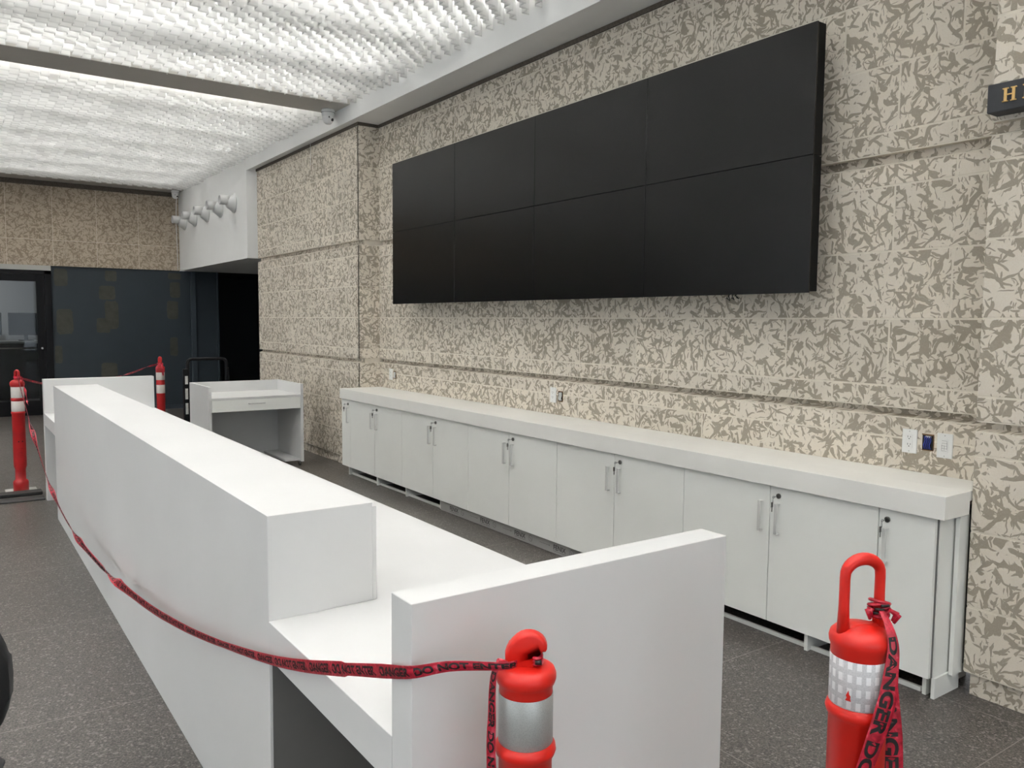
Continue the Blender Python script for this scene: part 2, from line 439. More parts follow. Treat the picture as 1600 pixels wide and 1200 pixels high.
# return face blocks (plane y = 7.87)
b = MB(); layer = b.bm.loops.layers.float_color.new('blk')
for za, zb, k in zip(ZJ, ZJ[1:], KJ):
    r = [random.random() for _ in range(3)]
    if k == 'G':
        fs = [b.quad((PXL+0.03, 7.90, za), (WX+0.02, 7.90, za), (WX+0.02, 7.90, zb), (PXL+0.03, 7.90, zb))]
        for f in fs:
            for lp in f.loops: lp[layer] = (*r, 1)
        continue
    mm = MB(); mm.box(PXL, WX+0.02, 7.868, 7.90, za+0.0028, zb-0.0028, bev=0.002); vm = {}
    for v in mm.bm.verts: vm[v] = b.bm.verts.new(v.co)
    for f in mm.bm.faces:
        nf = b.bm.faces.new([vm[v] for v in f.verts])
        for lp in nf.loops: lp[layer] = (*r, 1)
    mm.bm.free()
b.build('side_return', M['stone'], o)
b = MB(); b.box(PXL-0.012, WX, 7.858, 7.868, 3.598, 3.629); b.box(PXL-0.012, PXL, 7.868, 11.15, 3.598, 3.629); b.build('rough_shade_edge', M['edge_shade'], o)

# ---- bulkhead, soffit, beam -----------------------------------------------------------
BX = 3.50
sb = MB(); sb.box(BX, 4.4, -5, 11.32, ZS, H1, bev=0.002); sb.build('ceiling_bulkhead', M['plaster'])['kind'] = 'structure'
sb = MB(); sb.box(BX, 5.6, 11.32, 15.18, 2.44, H1, bev=0.002)
db = sb.build('wall_drop_panel', M['plaster']); db['kind'] = 'structure'
BZ = 3.79
sb = MB(); sb.box(-9, BX, 7.87, 8.35, BZ, H1, bev=0.003); sb.build('ceiling_beam', M['beam_grey'])['kind'] = 'structure'
sb = MB(); sb.box(-9, BX, 14.75, 15.2, 3.79, H1, bev=0.003); sb.build('ceiling_rear_beam', M['beam_grey'])['kind'] = 'structure'

# ---- back wall ------------------------------------------------------------------------
b = MB(); layer = b.bm.loops.layers.float_color.new('blk')
zc = [2.44, 2.855, 3.79]
for ci, (za, zb) in enumerate(zip(zc, zc[1:])):
    xs = [-9.0]+[0.90+0.645*k for k in range(-15, 4)]+[3.5]
    for xa, xb in zip(xs, xs[1:]):
        if xb-xa < 0.02: continue
        r = [random.random() for _ in range(3)]
        mm = MB(); mm.box(xa+0.003, xb-0.003, 15.17, 15.22, za+(0.003 if ci else 0), zb-0.003, bev=0.002); vm = {}
        for v in mm.bm.verts: vm[v] = b.bm.verts.new(v.co)
        for f in mm.bm.faces:
            nf = b.bm.faces.new([vm[v] for v in f.verts])
            for lp in nf.loops: lp[layer] = (*r, 1)
        mm.bm.free()
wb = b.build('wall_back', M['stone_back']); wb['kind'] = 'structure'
b = MB(); b.box(-9, 3.5, 15.1745, 15.3, 2.445, 3.79); b.build('mortar_bed', M['mortar'], wb)
b = MB(); b.box(-9, 3.5, 15.145, 15.172, 3.715, 3.79); b.build('shadow_gap', M['edge_shade'], wb)  # solid strip, its dark colour stands for shade under the rear beam
lw = MB(); lw.box(1.50, 3.67, 15.2, 15.3, 0, 2.44); lw.box(-9, -0.4, 15.2, 15.3, 0, 2.44)
lw = lw.build('wall_back_lower', M['blue']); lw['kind'] = 'structure'
b = MB()
for ip, (x0, x1, z0, z1) in enumerate([[1.54,1.74,2.12,2.40],[2.3,2.48,2.22,2.40],[1.56,1.8,1.33,1.74],[1.52,1.63,0.85,1.14],[2.2,2.45,1.91,2.14],[2.15,2.36,1.35,1.6],[2.28,2.49,1.42,1.89],[2.2,2.45,0.58,0.84],[3.3,3.52,2.29,2.40],[3.33,3.5,1.97,2.24],[3.27,3.46,1.59,1.91],[3.31,3.44,0.94,1.27]]):
    cx, cz, hx, hz = (x0+x1)/2, (z0+z1)/2, (x1-x0)/2, (z1-z0)/2
    out = []
    for i in range(28):
        a = 2*PI*i/28
        q = lambda t: math.copysign(abs(t)**0.32, t)
        out.append((cx+hx*q(math.cos(a))*random.uniform(0.94, 1.05), cz+hz*q(math.sin(a))*random.uniform(0.96, 1.04)))
    b.prism(out, 0.002, (0, 15.1993-0.0004*(ip % 3), 0), (1, 0, 0), (0, 0, 1), (0, 1, 0))
b.build('filler_patches', M['patch'], lw)
b = MB(); b.box(1.50, 3.67, 15.188, 15.2, 0, 0.07); b.build('skirting', M['blue_trim'], lw)
# column and recess beside it
sbox('trim_1', M['blue_trim'], 3.67, 3.75, 15.13, 15.3, 0, 2.44, bev=0.003)
sbox('wall_recess_panel', M['blue'], 3.75, 4.12, 15.17, 15.3, 0, 2.44)
sbox('trim_2', M['blue_trim'], 4.12, 4.145, 15.14, 15.3, 0, 2.44)
sbox('wall_recess_back', M['blue'], 4.145, 7.4, 17.5, 17.6, 0, 2.44)
sbox('wall_recess_right', M['blue'], 5.6, 5.75, 11.15, 17.6, 0, 2.44)
sbox('wall_recess_near', M['blue'], 4.12, 5.75, 11.0, 11.15, 0, 2.44)
sbox('wall_recess_ceiling', M['void'], 4.145, 5.75, 15.18, 17.6, 2.44, 2.6)
sbox('wall_recess_side', M['blue'], 4.02, 4.12, 15.3, 17.6, 0, 2.44)
# ---- glazed door and office behind -----------------------------------------------------
dr = thing('door_1', 'black framed glass office door at the far left with steel bar', 'door', (0, 0, 0), kind='structure')
b = MB()
b.box(1.40, 1.50, 15.16, 15.30, 0, 2.36, bev=0.004); b.box(-0.4, 1.50, 15.16, 15.30, 2.30, 2.36, bev=0.003); b.box(-0.4, -0.30, 15.16, 15.30, 0, 2.30)
b.build('door_frame', M['black_metal'], dr)
b = MB(); b.box(1.285, 1.395, 15.19, 15.25, 0.01, 2.295, bev=0.003); b.box(-0.30, -0.19, 15.19, 15.25, 0.01, 2.295)
b.box(-0.19, 1.285, 15.19, 15.25, 2.18, 2.295); b.box(-0.19, 1.285, 15.19, 15.25, 0.01, 0.25)
b.build('door_leaf', M['black_metal'], dr)
b = MB(); b.box(-0.19, 1.285, 15.217, 15.223, 0.25, 2.18); b.build('glass_pane', M['glass'], dr)
b = MB(); b.box(-0.4, 1.50, 15.165, 15.30, 2.36, 2.44); b.build('header_strip', M['edge_grey'], dr)
b = MB(); b.tube([(-0.15, 15.13, 1.105), (1.25, 15.13, 1.105)], 0.011, 10); b.tube([(1.2, 15.13, 1.105), (1.2, 15.19, 1.105)], 0.008, 8); b.tube([(-0.1, 15.13, 1.105), (-0.1, 15.19, 1.105)], 0.008, 8)
b.build('push_bar', M['dark_metal'], dr)
b = MB(); b.lathe([(0.014, 15.165), (0.020, 15.17), (0.020, 15.19)], 16, (1.342, 0, 1.10), 'Y'); b.build('lock_button', M['chrome'], dr)
sbox('wall_office_back', M['office_wall'], -2.5, 4.02, 17.6, 17.7, 0, 2.9)
sbox('wall_office_left', M['office_wall'], -2.6, -2.5, 15.3, 17.7, 0, 2.9)
sbox('wall_office_ceiling', M['office_wall'], -2.6, 4.02, 15.3, 17.7, 2.9, 3.0)
def monitor(cx, lab):
    mt = thing('monitor', lab, 'monitor', (cx, 17.05, 0.76), 0.0, 'office monitors behind the glass door')
    b = MB(); b.box(-0.27, 0.27, -0.025, 0.02, 0.10, 0.50, bev=0.006); b.build('housing', M['black_plastic'], mt)
    b = MB(); b.box(-0.255, 0.255, -0.028, -0.0255, 0.115, 0.485); b.build('display', M['monitor'], mt)
    b = MB(); b.box(-0.03, 0.03, 0.02, 0.05, 0.0, 0.3); b.box(-0.12, 0.12, -0.08, 0.1, 0.0, 0.015, bev=0.004); b.build('stand', M['black_plastic'], mt)
    return mt
a = monitor(1.26, 'dark office monitor behind the door glass, right one')
m2 = dup(a, (0.62, 17.05, 0.76)); m2['label'] = 'dark office monitor behind the door glass, left one'
for x in (a, m2): x.location.z = 1.18
dk = thing('office_desk', 'dark desk shelf under the monitors seen through the glass door', 'desk', (0.7, 17.1, 0))
b = MB(); b.box(-1.3, 1.1, -0.4, 0.35, 1.14, 1.18, bev=0.004); b.build('desk_top', M['edge_grey'], dk)
b = MB(); b.box(-1.3, -1.26, -0.38, 0.33, 0, 1.14); b.box(1.06, 1.1, -0.38, 0.33, 0, 1.14); b.box(-1.26, 1.06, 0.2, 0.22, 0.1, 1.14); b.build('desk_body', M['black_plastic'], dk)

# ================================================================== CEILING PANELS
PT = 0.0771
def baffle_bay(name, label, xa, xb, ya, yb, tubes, ph):
    root = thing(name, label, 'ceiling panel', (0, 0, 0), group=None)
    nx, ny = int(round((xb-xa)/PT)), int(round((yb-ya)/PT))
    bm = bmesh.new()
    ztop = 3.905
    def zb(i, j):
        y = ya+j*PT; x = xa+i*PT
        e = min(1.0, min(j, ny-j)/4.0)
        return 3.775 + e*(0.012*math.sin(2*PI*y/1.02+ph) + 0.006*math.sin(2*PI*(x*0.6+y*0.35)/0.9)) + random.uniform(-0.0015, 0.0015)
    tone = bm.loops.layers.float_color.new('tone')
    def q(p0, p1, z0, base=0.80):
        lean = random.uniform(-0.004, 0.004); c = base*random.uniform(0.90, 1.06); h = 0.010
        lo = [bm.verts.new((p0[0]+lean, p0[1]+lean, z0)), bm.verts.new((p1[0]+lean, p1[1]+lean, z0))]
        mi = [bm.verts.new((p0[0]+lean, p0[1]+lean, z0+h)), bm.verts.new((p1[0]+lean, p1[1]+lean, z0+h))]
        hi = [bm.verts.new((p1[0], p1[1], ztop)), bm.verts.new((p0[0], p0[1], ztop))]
        for vs, cc in (((lo[0], lo[1], mi[1], mi[0]), c*0.84), ((mi[0], mi[1], hi[0], hi[1]), c)):  # bottom strip of each sheet darkened: shade put into the colour
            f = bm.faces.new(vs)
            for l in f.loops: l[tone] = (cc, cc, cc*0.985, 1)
    for i in range(nx):
        for j in range(ny):
            x0, x1, y0, y1 = xa+i*PT, xa+(i+1)*PT, ya+j*PT, ya+(j+1)*PT
            if (i+j) % 2 == 0:
                z = zb(i, j)
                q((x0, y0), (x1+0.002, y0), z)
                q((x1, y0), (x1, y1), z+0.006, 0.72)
    me = bpy.data.meshes.new('hanging_sheets'); bm.to_mesh(me); bm.free(); me.materials.append(M['baffle'])
    o = bpy.data.objects.new('hanging_sheets', me); COL.objects.link(o); o.parent = root
    for ty in tubes:
        b = MB(); b.lathe([(0.016, xa+0.05), (0.016, 3.25)], 8, (0, ty, 4.03), 'X'); b.build('light_tube', M['tube'], root)
    return root
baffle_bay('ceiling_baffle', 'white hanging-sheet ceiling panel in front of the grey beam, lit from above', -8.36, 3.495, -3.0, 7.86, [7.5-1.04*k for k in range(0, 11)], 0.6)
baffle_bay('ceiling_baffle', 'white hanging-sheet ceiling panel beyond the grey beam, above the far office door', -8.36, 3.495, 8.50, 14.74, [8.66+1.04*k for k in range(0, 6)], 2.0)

# ================================================================== SCREEN WALL
SX = 3.60
ys = [2.505, 3.687, 4.838, 5.970, 7.125]
zs = [1.755, 2.445, 3.095]
scr = []
names = ['nearest', 'second', 'third', 'far end']
for ci in range(4):
    for ri in range(2):
        lab = 'black video wall panel, %s row, %s' % ('bottom' if ri == 0 else 'top', ['at the right end nearest the brass-lettered sign', 'second from the right end', 'second from the left end', 'at the left end by the stone corner'][ci])
        t = thing('display_panel', lab, 'screen', (SX, ys[ci], zs[ri]), group='black panels of the video wall')
        b = MB(); b.box(0.0, 0.012, 0.0015, ys[ci+1]-ys[ci]-0.0015, 0.0015, zs[ri+1]-zs[ri]-0.0015, bev=0.0012); b.build('screen', M['screen'], t)
        b = MB(); b.box(0.0125, 0.075, 0.004, ys[ci+1]-ys[ci]-0.004, 0.002 if ri else 0.010, zs[ri+1]-zs[ri]-0.002, bev=0.001); b.build('housing', M['screen_side'], t)
t = thing('wall_bracket', 'black steel mounting frame holding the video wall on the stone', 'bracket', (SX, 0, 0))
b = MB()
for z in (1.95, 2.30, 2.62, 2.95): MB().box(0.08, 0.12, 2.60, 7.05, z, z+0.05).build('rail', M['screen_side'], t)
for y in (2.72, 3.9, 5.1, 6.3, 6.9): MB().box(0.12, WX-SX-0.0005, y, y+0.05, 1.80, 3.05).build('upright', M['screen_side'], t)
cb = MB()
for k in range(3):
    cb.tube([(3.66, 3.0+0.02*k, 1.79), (3.655, 3.01+0.025*k, 1.752), (3.65, 2.985+0.03*k, 1.735-0.006*k), (3.65, 3.0+0.035*k, 1.742)], 0.0035, 6)
tag(cb.build('cable_tail', M['screen_side']), 'short black cable ends poking out below the video wall', 'cable')

# ================================================================== STORAGE CABINETS
cx0 = 3.382
def lock(mb, y, z):
    mb.lathe([(0.013, -0.0), (0.013, -0.006), (0.011, -0.008)], 16, (cx0, y, z), 'X')
def strap_handle(y, z0=0.55, z1=0.705):
    b = MB(); b.box(cx0-0.026, cx0-0.021, y-0.009, y+0.009, z0, z1, bev=0.001)
    b.box(cx0-0.022, cx0, y-0.009, y+0.009, z1-0.005, z1, bev=0.001); b.box(cx0-0.022, cx0, y-0.009, y+0.009, z0, z0+0.005, bev=0.001)
    return b
def door(root, ya, yb, hy=None, lk=False, name='cabinet_door'):
    b = MB(); b.box(cx0, cx0+0.018, ya+0.0022, yb-0.0022, 0.092, 0.786, bev=0.0008); d = b.build(name, M['cab_white'], root)
    if hy is not None: strap_handle(hy).build('handle', M['handle'], d)
    if lk:
        b = MB(); lock(b, hy, 0.742); b.build('lock', M['dark_metal'], d)
    return d
units = [  # y from, y to, doors
    (1.70, 1.953, 'narrow white cabinet at the right end beside the near stone pier'),
    (1.953, 3.11, 'two-door white cabinet, first double unit left of the narrow right-end one'),
    (3.11, 4.26, 'two-door white cabinet, second double unit from the right, partly behind the end panel'),
    (4.26, 5.39, 'two-door white cabinet in the middle of the run, above the lettered kick strip'),
    (5.39, 6.52, 'two-door white cabinet over the left end of the lettered kick strip'),
    (6.52, 7.65, 'two-door white cabinet, first double unit right of the narrow left-end one'),
    (7.65, 7.865, 'narrow white cabinet at the far left end beside the stone corner'),
]
keyspots = []
for i, (ya, yb, lab) in enumerate(units):
    t = thing('storage_cabinet', lab, 'cabinet', (0, 0, 0), group='white storage cabinets under the long worktop')
    b = MB(); b.box(cx0+0.019, 3.80, ya+0.001, yb-0.001, 0.092, 0.786); b.build('carcass', M['carcass_grey'], t)
    if i == 0:
        door(t, ya, yb, 1.912, True); keyspots.append(1.912)
        b = MB(); b.box(cx0+0.03, 3.57, ya-0.004, ya+0.0005, 0.092, 0.786); b.build('end_panel', M['cab_white'], t)
    elif i == 6:
        door(t, ya, yb, 7.70, True); keyspots.append(7.70)
    else:
        m = (ya+yb)/2
        door(t, m, yb, m+0.048); door(t, ya, m, m-0.052, True); keyspots.append(m-0.052)
# plinth boards, feet and floor rail below the doors
def plinth(label, ya, yb, mtl, x=3.41):
    return tag(MB().box(x, x+0.016, ya, yb, 0.0, 0.091, bev=0.001).build('plinth_board', mtl), label, 'plinth')
kp = thing('plinth_strip', 'grey film-covered kick strip lettered along its length under the middle cabinets', 'plinth', (0, 0, 0))
b = MB(); b.box(3.408, 3.424, 3.05, 5.865, 0.002, 0.0905, bev=0.001); b.build('board', M['film'], kp)
ft = MB()
pp = thing('cabinet_base', 'white base frame on the dark floor under the cabinets', 'base', (0, 0, 0))
b = MB()
for y in (7.752, 7.094, 6.497, 5.90, 5.39, 4.8, 4.26, 3.7, 3.1, 2.317, 1.74):
    f = MB(); f.box(3.426, 3.78, y-0.009, y+0.009, 0.0, 0.0915, bev=0.001); f.build('foot_board', M['cab_white'], pp)
for y in (7.752, 7.094, 6.497, 2.317):
    f = MB(); f.box(3.41, 3.426, y-0.010, y+0.010, 0.0, 0.0915, bev=0.001); f.build('foot_edge', M['cab_white'], pp)
b.box(3.44, 3.458, 5.9, 7.74, 0.0, 0.020, bev=0.001); b.build('floor_rail', M['cab_white'], pp)
b = MB(); b.box(3.44, 3.458, 1.76, 3.1, 0.0, 0.020, bev=0.001); b.build('floor_rail', M['cab_white'], pp)
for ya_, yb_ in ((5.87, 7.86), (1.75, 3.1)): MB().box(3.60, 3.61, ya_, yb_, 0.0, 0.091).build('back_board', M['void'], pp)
b = MB(); b.box(3.412, 3.62, 1.688, 1.704, 0.0, 0.0915, bev=0.001); b.build('plinth_return', M['cab_white'], pp)
# lettering on the film: arrows, word and round mark
ltr = MB()
def put_text(mb, me, fn):
    vm = [mb.bm.verts.new(fn(v.co)) for v in me.vertices]
    for p in me.polygons:
        try: mb.bm.faces.new([vm[i] for i in p.vertices])
        except ValueError: pass
wm = text_mesh('FENIX', 0.048, 0.0008)
wide = max(v.co.x for v in wm.vertices)
XF = 3.4076
for k in range(7):
    y0 = 5.715-0.465*k
    if y0 < 3.2: break
    put_text(ltr, wm, lambda c, y0=y0: (XF, y0-c.x*0.137/wide, 0.030+c.y))
    ltr.quad((XF, y0, 0.021), (XF, y0-0.137, 0.021), (XF, y0-0.137, 0.019), (XF, y0, 0.019))
    cy = y0-0.20
    n = 28
    for a in range(n):
        a0, a1 = 2*PI*a/n, 2*PI*(a+1)/n
        ltr.quad(*[(XF, cy+r*math.cos(q), 0.046+r*math.sin(q)) for r, q in ((0.0225, a0), (0.0225, a1), (0.0205, a1), (0.0205, a0))])
    for d in (-0.004, 0.004):
        ltr.quad((XF, cy-0.012+d, 0.036), (XF, cy-0.010+d, 0.036), (XF, cy+0.012+d, 0.056), (XF, cy+0.010+d, 0.056))
    ya = y0+0.155
    if ya < 5.86:
        ltr.quad((XF, ya, 0.046), (XF, ya-0.115, 0.046), (XF, ya-0.115, 0.0475), (XF, ya, 0.0475))
        ltr.quad((XF, ya-0.105, 0.052), (XF, ya-0.118, 0.0465), (XF, ya-0.118, 0.0475), (XF, ya-0.105, 0.054))
        ltr.quad((XF, ya-0.105, 0.041), (XF, ya-0.118, 0.0465), (XF, ya-0.118, 0.0475), (XF, ya-0.105, 0.043))
NO_RECALC.add('lettering')
ltr.build('lettering', M['print_grey'], kp)
# worktop with back upstand
wt = thing('worktop', 'long cream-white worktop over the row of storage cabinets', 'worktop', (0, 0, 0))
b = MB(); b.box(3.36, 3.568, 1.655, 7.864, 0.791, 0.892, bev=0.0015)
b.box(3.568, WX-0.002, 1.655, 7.864, 0.850, 0.892)
b.build('slab', M['top_cream'], wt)
sp = MB(); sp.box(3.52, 3.60, 1.668, 1.686, 0.085, 0.786); tag(sp.build('filler_strip', M['cab_white']), 'white vertical filler strip between the end cabinet and the stone pier', 'filler panel')

# keys hanging in the cabinet locks
def key_set(y, lab):
    t = thing('key_set', lab, 'keys', (cx0-0.008, y, 0.742), group='keys in the cabinet locks')
    b = MB(); b.box(-0.030, 0.0, -0.0012, 0.0012, -0.003, 0.003); b.lathe([(0.008, -0.0012), (0.008, 0.0012)], 14, (-0.034, 0, 0), 'Y'); b.build('key', M['chrome'], t)
    ring = [(-0.038+0.0*k, 0.004*math.sin(a), -0.014+0.012*math.cos(a)) for k, a in enumerate([2*PI*i/18 for i in range(18)])]
    ring = [(-0.038+0.009*math.sin(2*PI*i/18), 0.007*math.sin(2*PI*i/18), -0.016+0.013*math.cos(2*PI*i/18)) for i in range(18)]
    b = MB(); b.tube(ring, 0.0011, 6, closed=True); b.build('ring', M['chrome'], t)
    b = MB(); b.box(-0.046, -0.030, 0.004, 0.0065, -0.052, -0.026, bev=0.001); b.box(-0.041, -0.035, 0.0045, 0.006, -0.074, -0.052); b.build('spare_key', M['dark_metal'], t)
klabs = ['keys in the lock of the narrow right-end cabinet beside the stone pier', 'keys in the lock of the first double cabinet from the right',
         'keys in the lock of the second double cabinet from the right', 'keys in the lock of the middle double cabinet', 'keys in the lock of the second double cabinet from the left',
         'keys in the lock of the first double cabinet from the left', 'keys in the lock of the narrow left-end cabinet']
for y, l in zip(keyspots, klabs): key_set(y, l)

# ================================================================== RECEPTION COUNTER
rc = thing('reception_counter', 'long white reception counter with raised front ledge and lower end desks', 'counter', (0.707, 1.326, 0))
W = M['white_panel']
def rpart(name, *a, m=W, bev=0.0012):
    # coordinates given in room space, stored relative to the counter
    x0, x1, y0, y1, z0, z1 = a
    return MB().box(x0-0.707, x1-0.707, y0-1.326, y1-1.326, z0, z1, bev=bev).build(name, m, rc)
rpart('end_panel', 0.707, 1.602, 1.326, 1.410, 0.0, 1.065)
rpart('end_panel', 0.707, 1.602, 8.045, 8.130, 0.0, 1.065)
b = MB(); b.prism([(0, 0), (0.008, 0), (0.008, 0.7705), (0.313, 0.7705), (0.313, 1.065), (0, 1.065)], 5.115, (0, 0.829+5.115/2, 0), (1, 0, 0), (0, 0, 1), (0, 1, 0), bev=0.0012, seg=1); b.build('front_ledge', W, rc)
b = MB(); b.prism([(0, 0.0845), (0.90, 0.0845), (0.90, 6.7185), (0, 6.7185), (0, 5.9445), (0.0085, 5.9445), (0.0085, 0.8285), (0, 0.8285)], 0.105, (0, 0, 0.7175), (1, 0, 0), (0, 1, 0), (0, 0, 1), bev=0.0012, seg=1); b.build('desk_top', W, rc)
rpart('end_support', 0.7155, 1.56, 2.156, 2.205, 0.0, 0.6645, m=M['carcass_grey'])  # near support in dark grey, the far one is white
rpart('end_support', 0.7155, 1.56, 7.22, 7.26, 0.0, 0.6645)
rpart('back_strip', 1.0205, 1.034, 2.157, 7.268, 0.7702, 1.052)

# ================================================================== SMALL DESK
ds = thing('drawer_desk', 'white desk with low side walls and one drawer standing by the stone corner', 'desk', (2.205, 8.49, 0.0))
Wd = 1.0; Dd = 0.77
b = MB(); b.box(0, 0.03, 0, Dd, 0.05, 0.903, bev=0.001); b.build('side_panel', W, ds)
b = MB(); b.box(Wd-0.03, Wd, 0, Dd, 0.05, 0.903, bev=0.001); b.build('side_panel', W, ds)
b = MB(); b.box(0.03, Wd-0.03, Dd-0.022, Dd, 0.05, 0.903, bev=0.001); b.build('back_panel', W, ds)
b = MB(); b.box(0.03, Wd-0.03, 0.002, Dd-0.022, 0.765, 0.787, bev=0.001); b.build('desk_top', W, ds)
b = MB(); b.box(0.033, Wd-0.033, 0.0, 0.018, 0.640, 0.762, bev=0.001); dwf = b.build('drawer', M['cab_white'], ds)
b = MB(); b.box(0.40, 0.575, -0.032, -0.022, 0.712, 0.724, bev=0.001); b.box(0.405, 0.412, -0.022, 0.0, 0.714, 0.722); b.box(0.563, 0.57, -0.022, 0.0, 0.714, 0.722); b.build('handle', M['handle'], dwf)
b = MB(); b.box(0.032, Wd-0.032, 0.02, Dd-0.03, 0.642, 0.66); b.build('drawer_box', M['cab_white'], ds)
b = MB(); b.box(0.80, Wd-0.032, 0.03, Dd-0.03, 0.060, 0.080, bev=0.001); b.build('lower_shelf', W, ds)
for cxx, cyy in ((0.05, 0.05), (Wd-0.03, 0.05), (0.05, Dd-0.06), (Wd-0.03, Dd-0.06)):
    b = MB(); b.lathe([(0.022, -0.011), (0.025, -0.009), (0.025, 0.009), (0.022, 0.011)], 18, (cxx, cyy, 0.025), 'X')
    c = b.build('caster', M['dark_metal'], ds)
    b = MB(); b.box(cxx-0.016, cxx+0.016, cyy-0.016, cyy+0.016, 0.038, 0.052, bev=0.002); b.build('caster_plate', M['chrome'], c)

# ================================================================== CART
ct = thing('platform_cart', 'black folding cart with white stickers on its post, behind the small desk', 'cart', (2.33, 9.85, 0))
def arc_pts(c, r, a0, a1, n, ax, ay):
    return [Vector(c)+Vector(ax)*r*math.cos(a0+(a1-a0)*i/n)+Vector(ay)*r*math.sin(a0+(a1-a0)*i/n) for i in range(n+1)]
ax, ay = (1, 0, 0), (0, 0, 1)
pts = [(0.0, 0, 0.2), (0.0, 0, 1.05)]+[tuple(p) for p in arc_pts((0.05, 0, 1.08), 0.05, PI, PI/2, 6, ax, ay)]+[tuple(p) for p in arc_pts((0.39, 0, 1.08), 0.05, PI/2, 0, 6, ax, ay)]+[(0.44, 0, 1.05), (0.44, 0, 0.2)]
b = MB(); b.tube(pts, 0.019, 10); b.build('push_handle', M['black_metal'], ct)
b = MB(); b.box(-0.055, 0.012, -0.02, 0.02, 0.2, 1.02, bev=0.006); b.box(0.428, 0.47, -0.02, 0.02, 0.2, 1.02, bev=0.006)
for z in (0.4, 0.75): b.tube([(0, 0, z), (0.44, 0, z)], 0.012, 8)
b.build('rear_frame', M['black_metal'], ct)
for z0, z1 in ((0.84, 0.935), (0.665, 0.79), (0.49, 0.62)):
    b = MB(); b.box(-0.036, -0.006, -0.0215, -0.0203, z0, z1); b.build('sticker', M['sticker'], ct)
b = MB(); b.box(-0.08, 0.50, -0.05, 0.85, 0.14, 0.19, bev=0.012); b.build('platform', M['black_plastic'], ct)
for px_, py_ in ((0.0, 0.05), (0.42, 0.05), (0.0, 0.75), (0.42, 0.75)):
    b = MB(); b.lathe([(0.045, -0.018), (0.055, -0.014), (0.055, 0.014), (0.045, 0.018)], 20, (px_, py_, 0.056), 'X'); wv = b.build('wheel', M['rubber'], ct)
    b = MB(); b.box(px_-0.028, px_+0.028, py_-0.02, py_+0.02, 0.112, 0.14); b.build('fork', M['dark_metal'], wv)

# ================================================================== BOLLARDS
def post(label, x, y, prof, bands, red, group=None):
    t = thing('delineator_post', label, 'bollard', (x, y, 0), group=group)
    b = MB(); b.lathe(prof, 48); b.build('post_body', red, t)
    for r, z0, z1, m in bands:
        bb = MB(); bb.lathe([(r, z0), (r+0.0008, z0+0.001), (r+0.0008, z1-0.001), (r, z1)], 48, cap=False); bb.build('reflective_band', m, t)
    return t
vr = Vector((R0.x, R0.y, 0)).normalized()      # across the lens axis, to set how the loops are turned
vf = Vector((fw.x, fw.y, 0)).normalized()
# near post, with broken hook top
B1 = (0.863, 1.171)
r = 0.0500
prof = [(0.062, 0.03), (0.066, 0.04), (0.062, 0.09), (0.048, 0.11), (0.048, 0.20), (r+0.002, 0.24), (r, 0.27), (r, 0.795), (r+0.005, 0.800), (r+0.0075, 0.808), (r+0.006, 0.817), (r+0.001, 0.822), (r-0.001, 0.824), (r-0.001, 0.916), (r, 0.918), (r, 0.932),
        (r+0.004, 0.936), (r+0.0065, 0.944), (r+0.0065, 0.952), (r+0.003, 0.961), (r-0.006, 0.966), (r-0.020, 0.967), (0.012, 0.967)]
t = post('red post with silver band and broken hook top, before the near end panel', B1[0], B1[1], prof, [(r+0.0003, 0.8235, 0.917, M['band_silver'])], M['red'])
hook = [(-.039,-.004),(-.039,.026),(-.0365,.036),(-.032,.045),(-.026,.055),(-.018,.064),(-.010,.070),(-.001,.073),(.008,.0735),(.016,.072),(.024,.068),(.031,.062),(.036,.054),(.0385,.046),(.0385,.037),(.036,.032),(.031,.031),(.026,.034),(.020,.034),(.017,.028),(.016,.018),(.016,-.004)]
hook = [(u, v*0.86) for u, v in hook]
b = MB(); b.prism(hook, 0.030, (0, 0, 0.967), vr, (0, 0, 1), vf, bev=0.007, seg=3)
hk = b.build('hook_top', M['red'], t, smooth=True)
b = MB(); b.lathe([(0.060, 0.0), (0.062, 0.004), (0.062, 0.03), (0.055, 0.032)], 40); b.build('foot', M['rubber'], t)
# tape knot round the hook
kn = MB()
for k in range(3):
    c0 = Vector((B1[0], B1[1], 0.973+0.006*k))+vr*0.020
    kn.tube([c0+vr*(0.008*math.cos(q))+vf*((0.0165+0.001*k)*math.sin(q)) for q in [2*PI*i/20 for i in range(20)]], 0.0042, 6, flat=0.8, closed=True)
kn.tube([Vector((B1[0], B1[1], 0.976))+vr*-0.036-vf*0.016, Vector((B1[0], B1[1], 0.980))+vr*-0.045-vf*0.022, Vector((B1[0], B1[1], 0.984))+vr*-0.052-vf*0.026], [0.004, 0.006, 0.005], 6)
kn = kn.build('tape_knot', M['tape']); tag(kn, 'red tape knotted round the broken hook of the silver-banded post', 'tape knot')
kb = MB(); kb.tube([Vector((B1[0], B1[1], 0.979))+vr*0.022-vf*0.021+vr*0.003*q for q in (-2, 0, 2)], 0.0045, 6); kb.build('printed_mark', M['print_black'], kn)

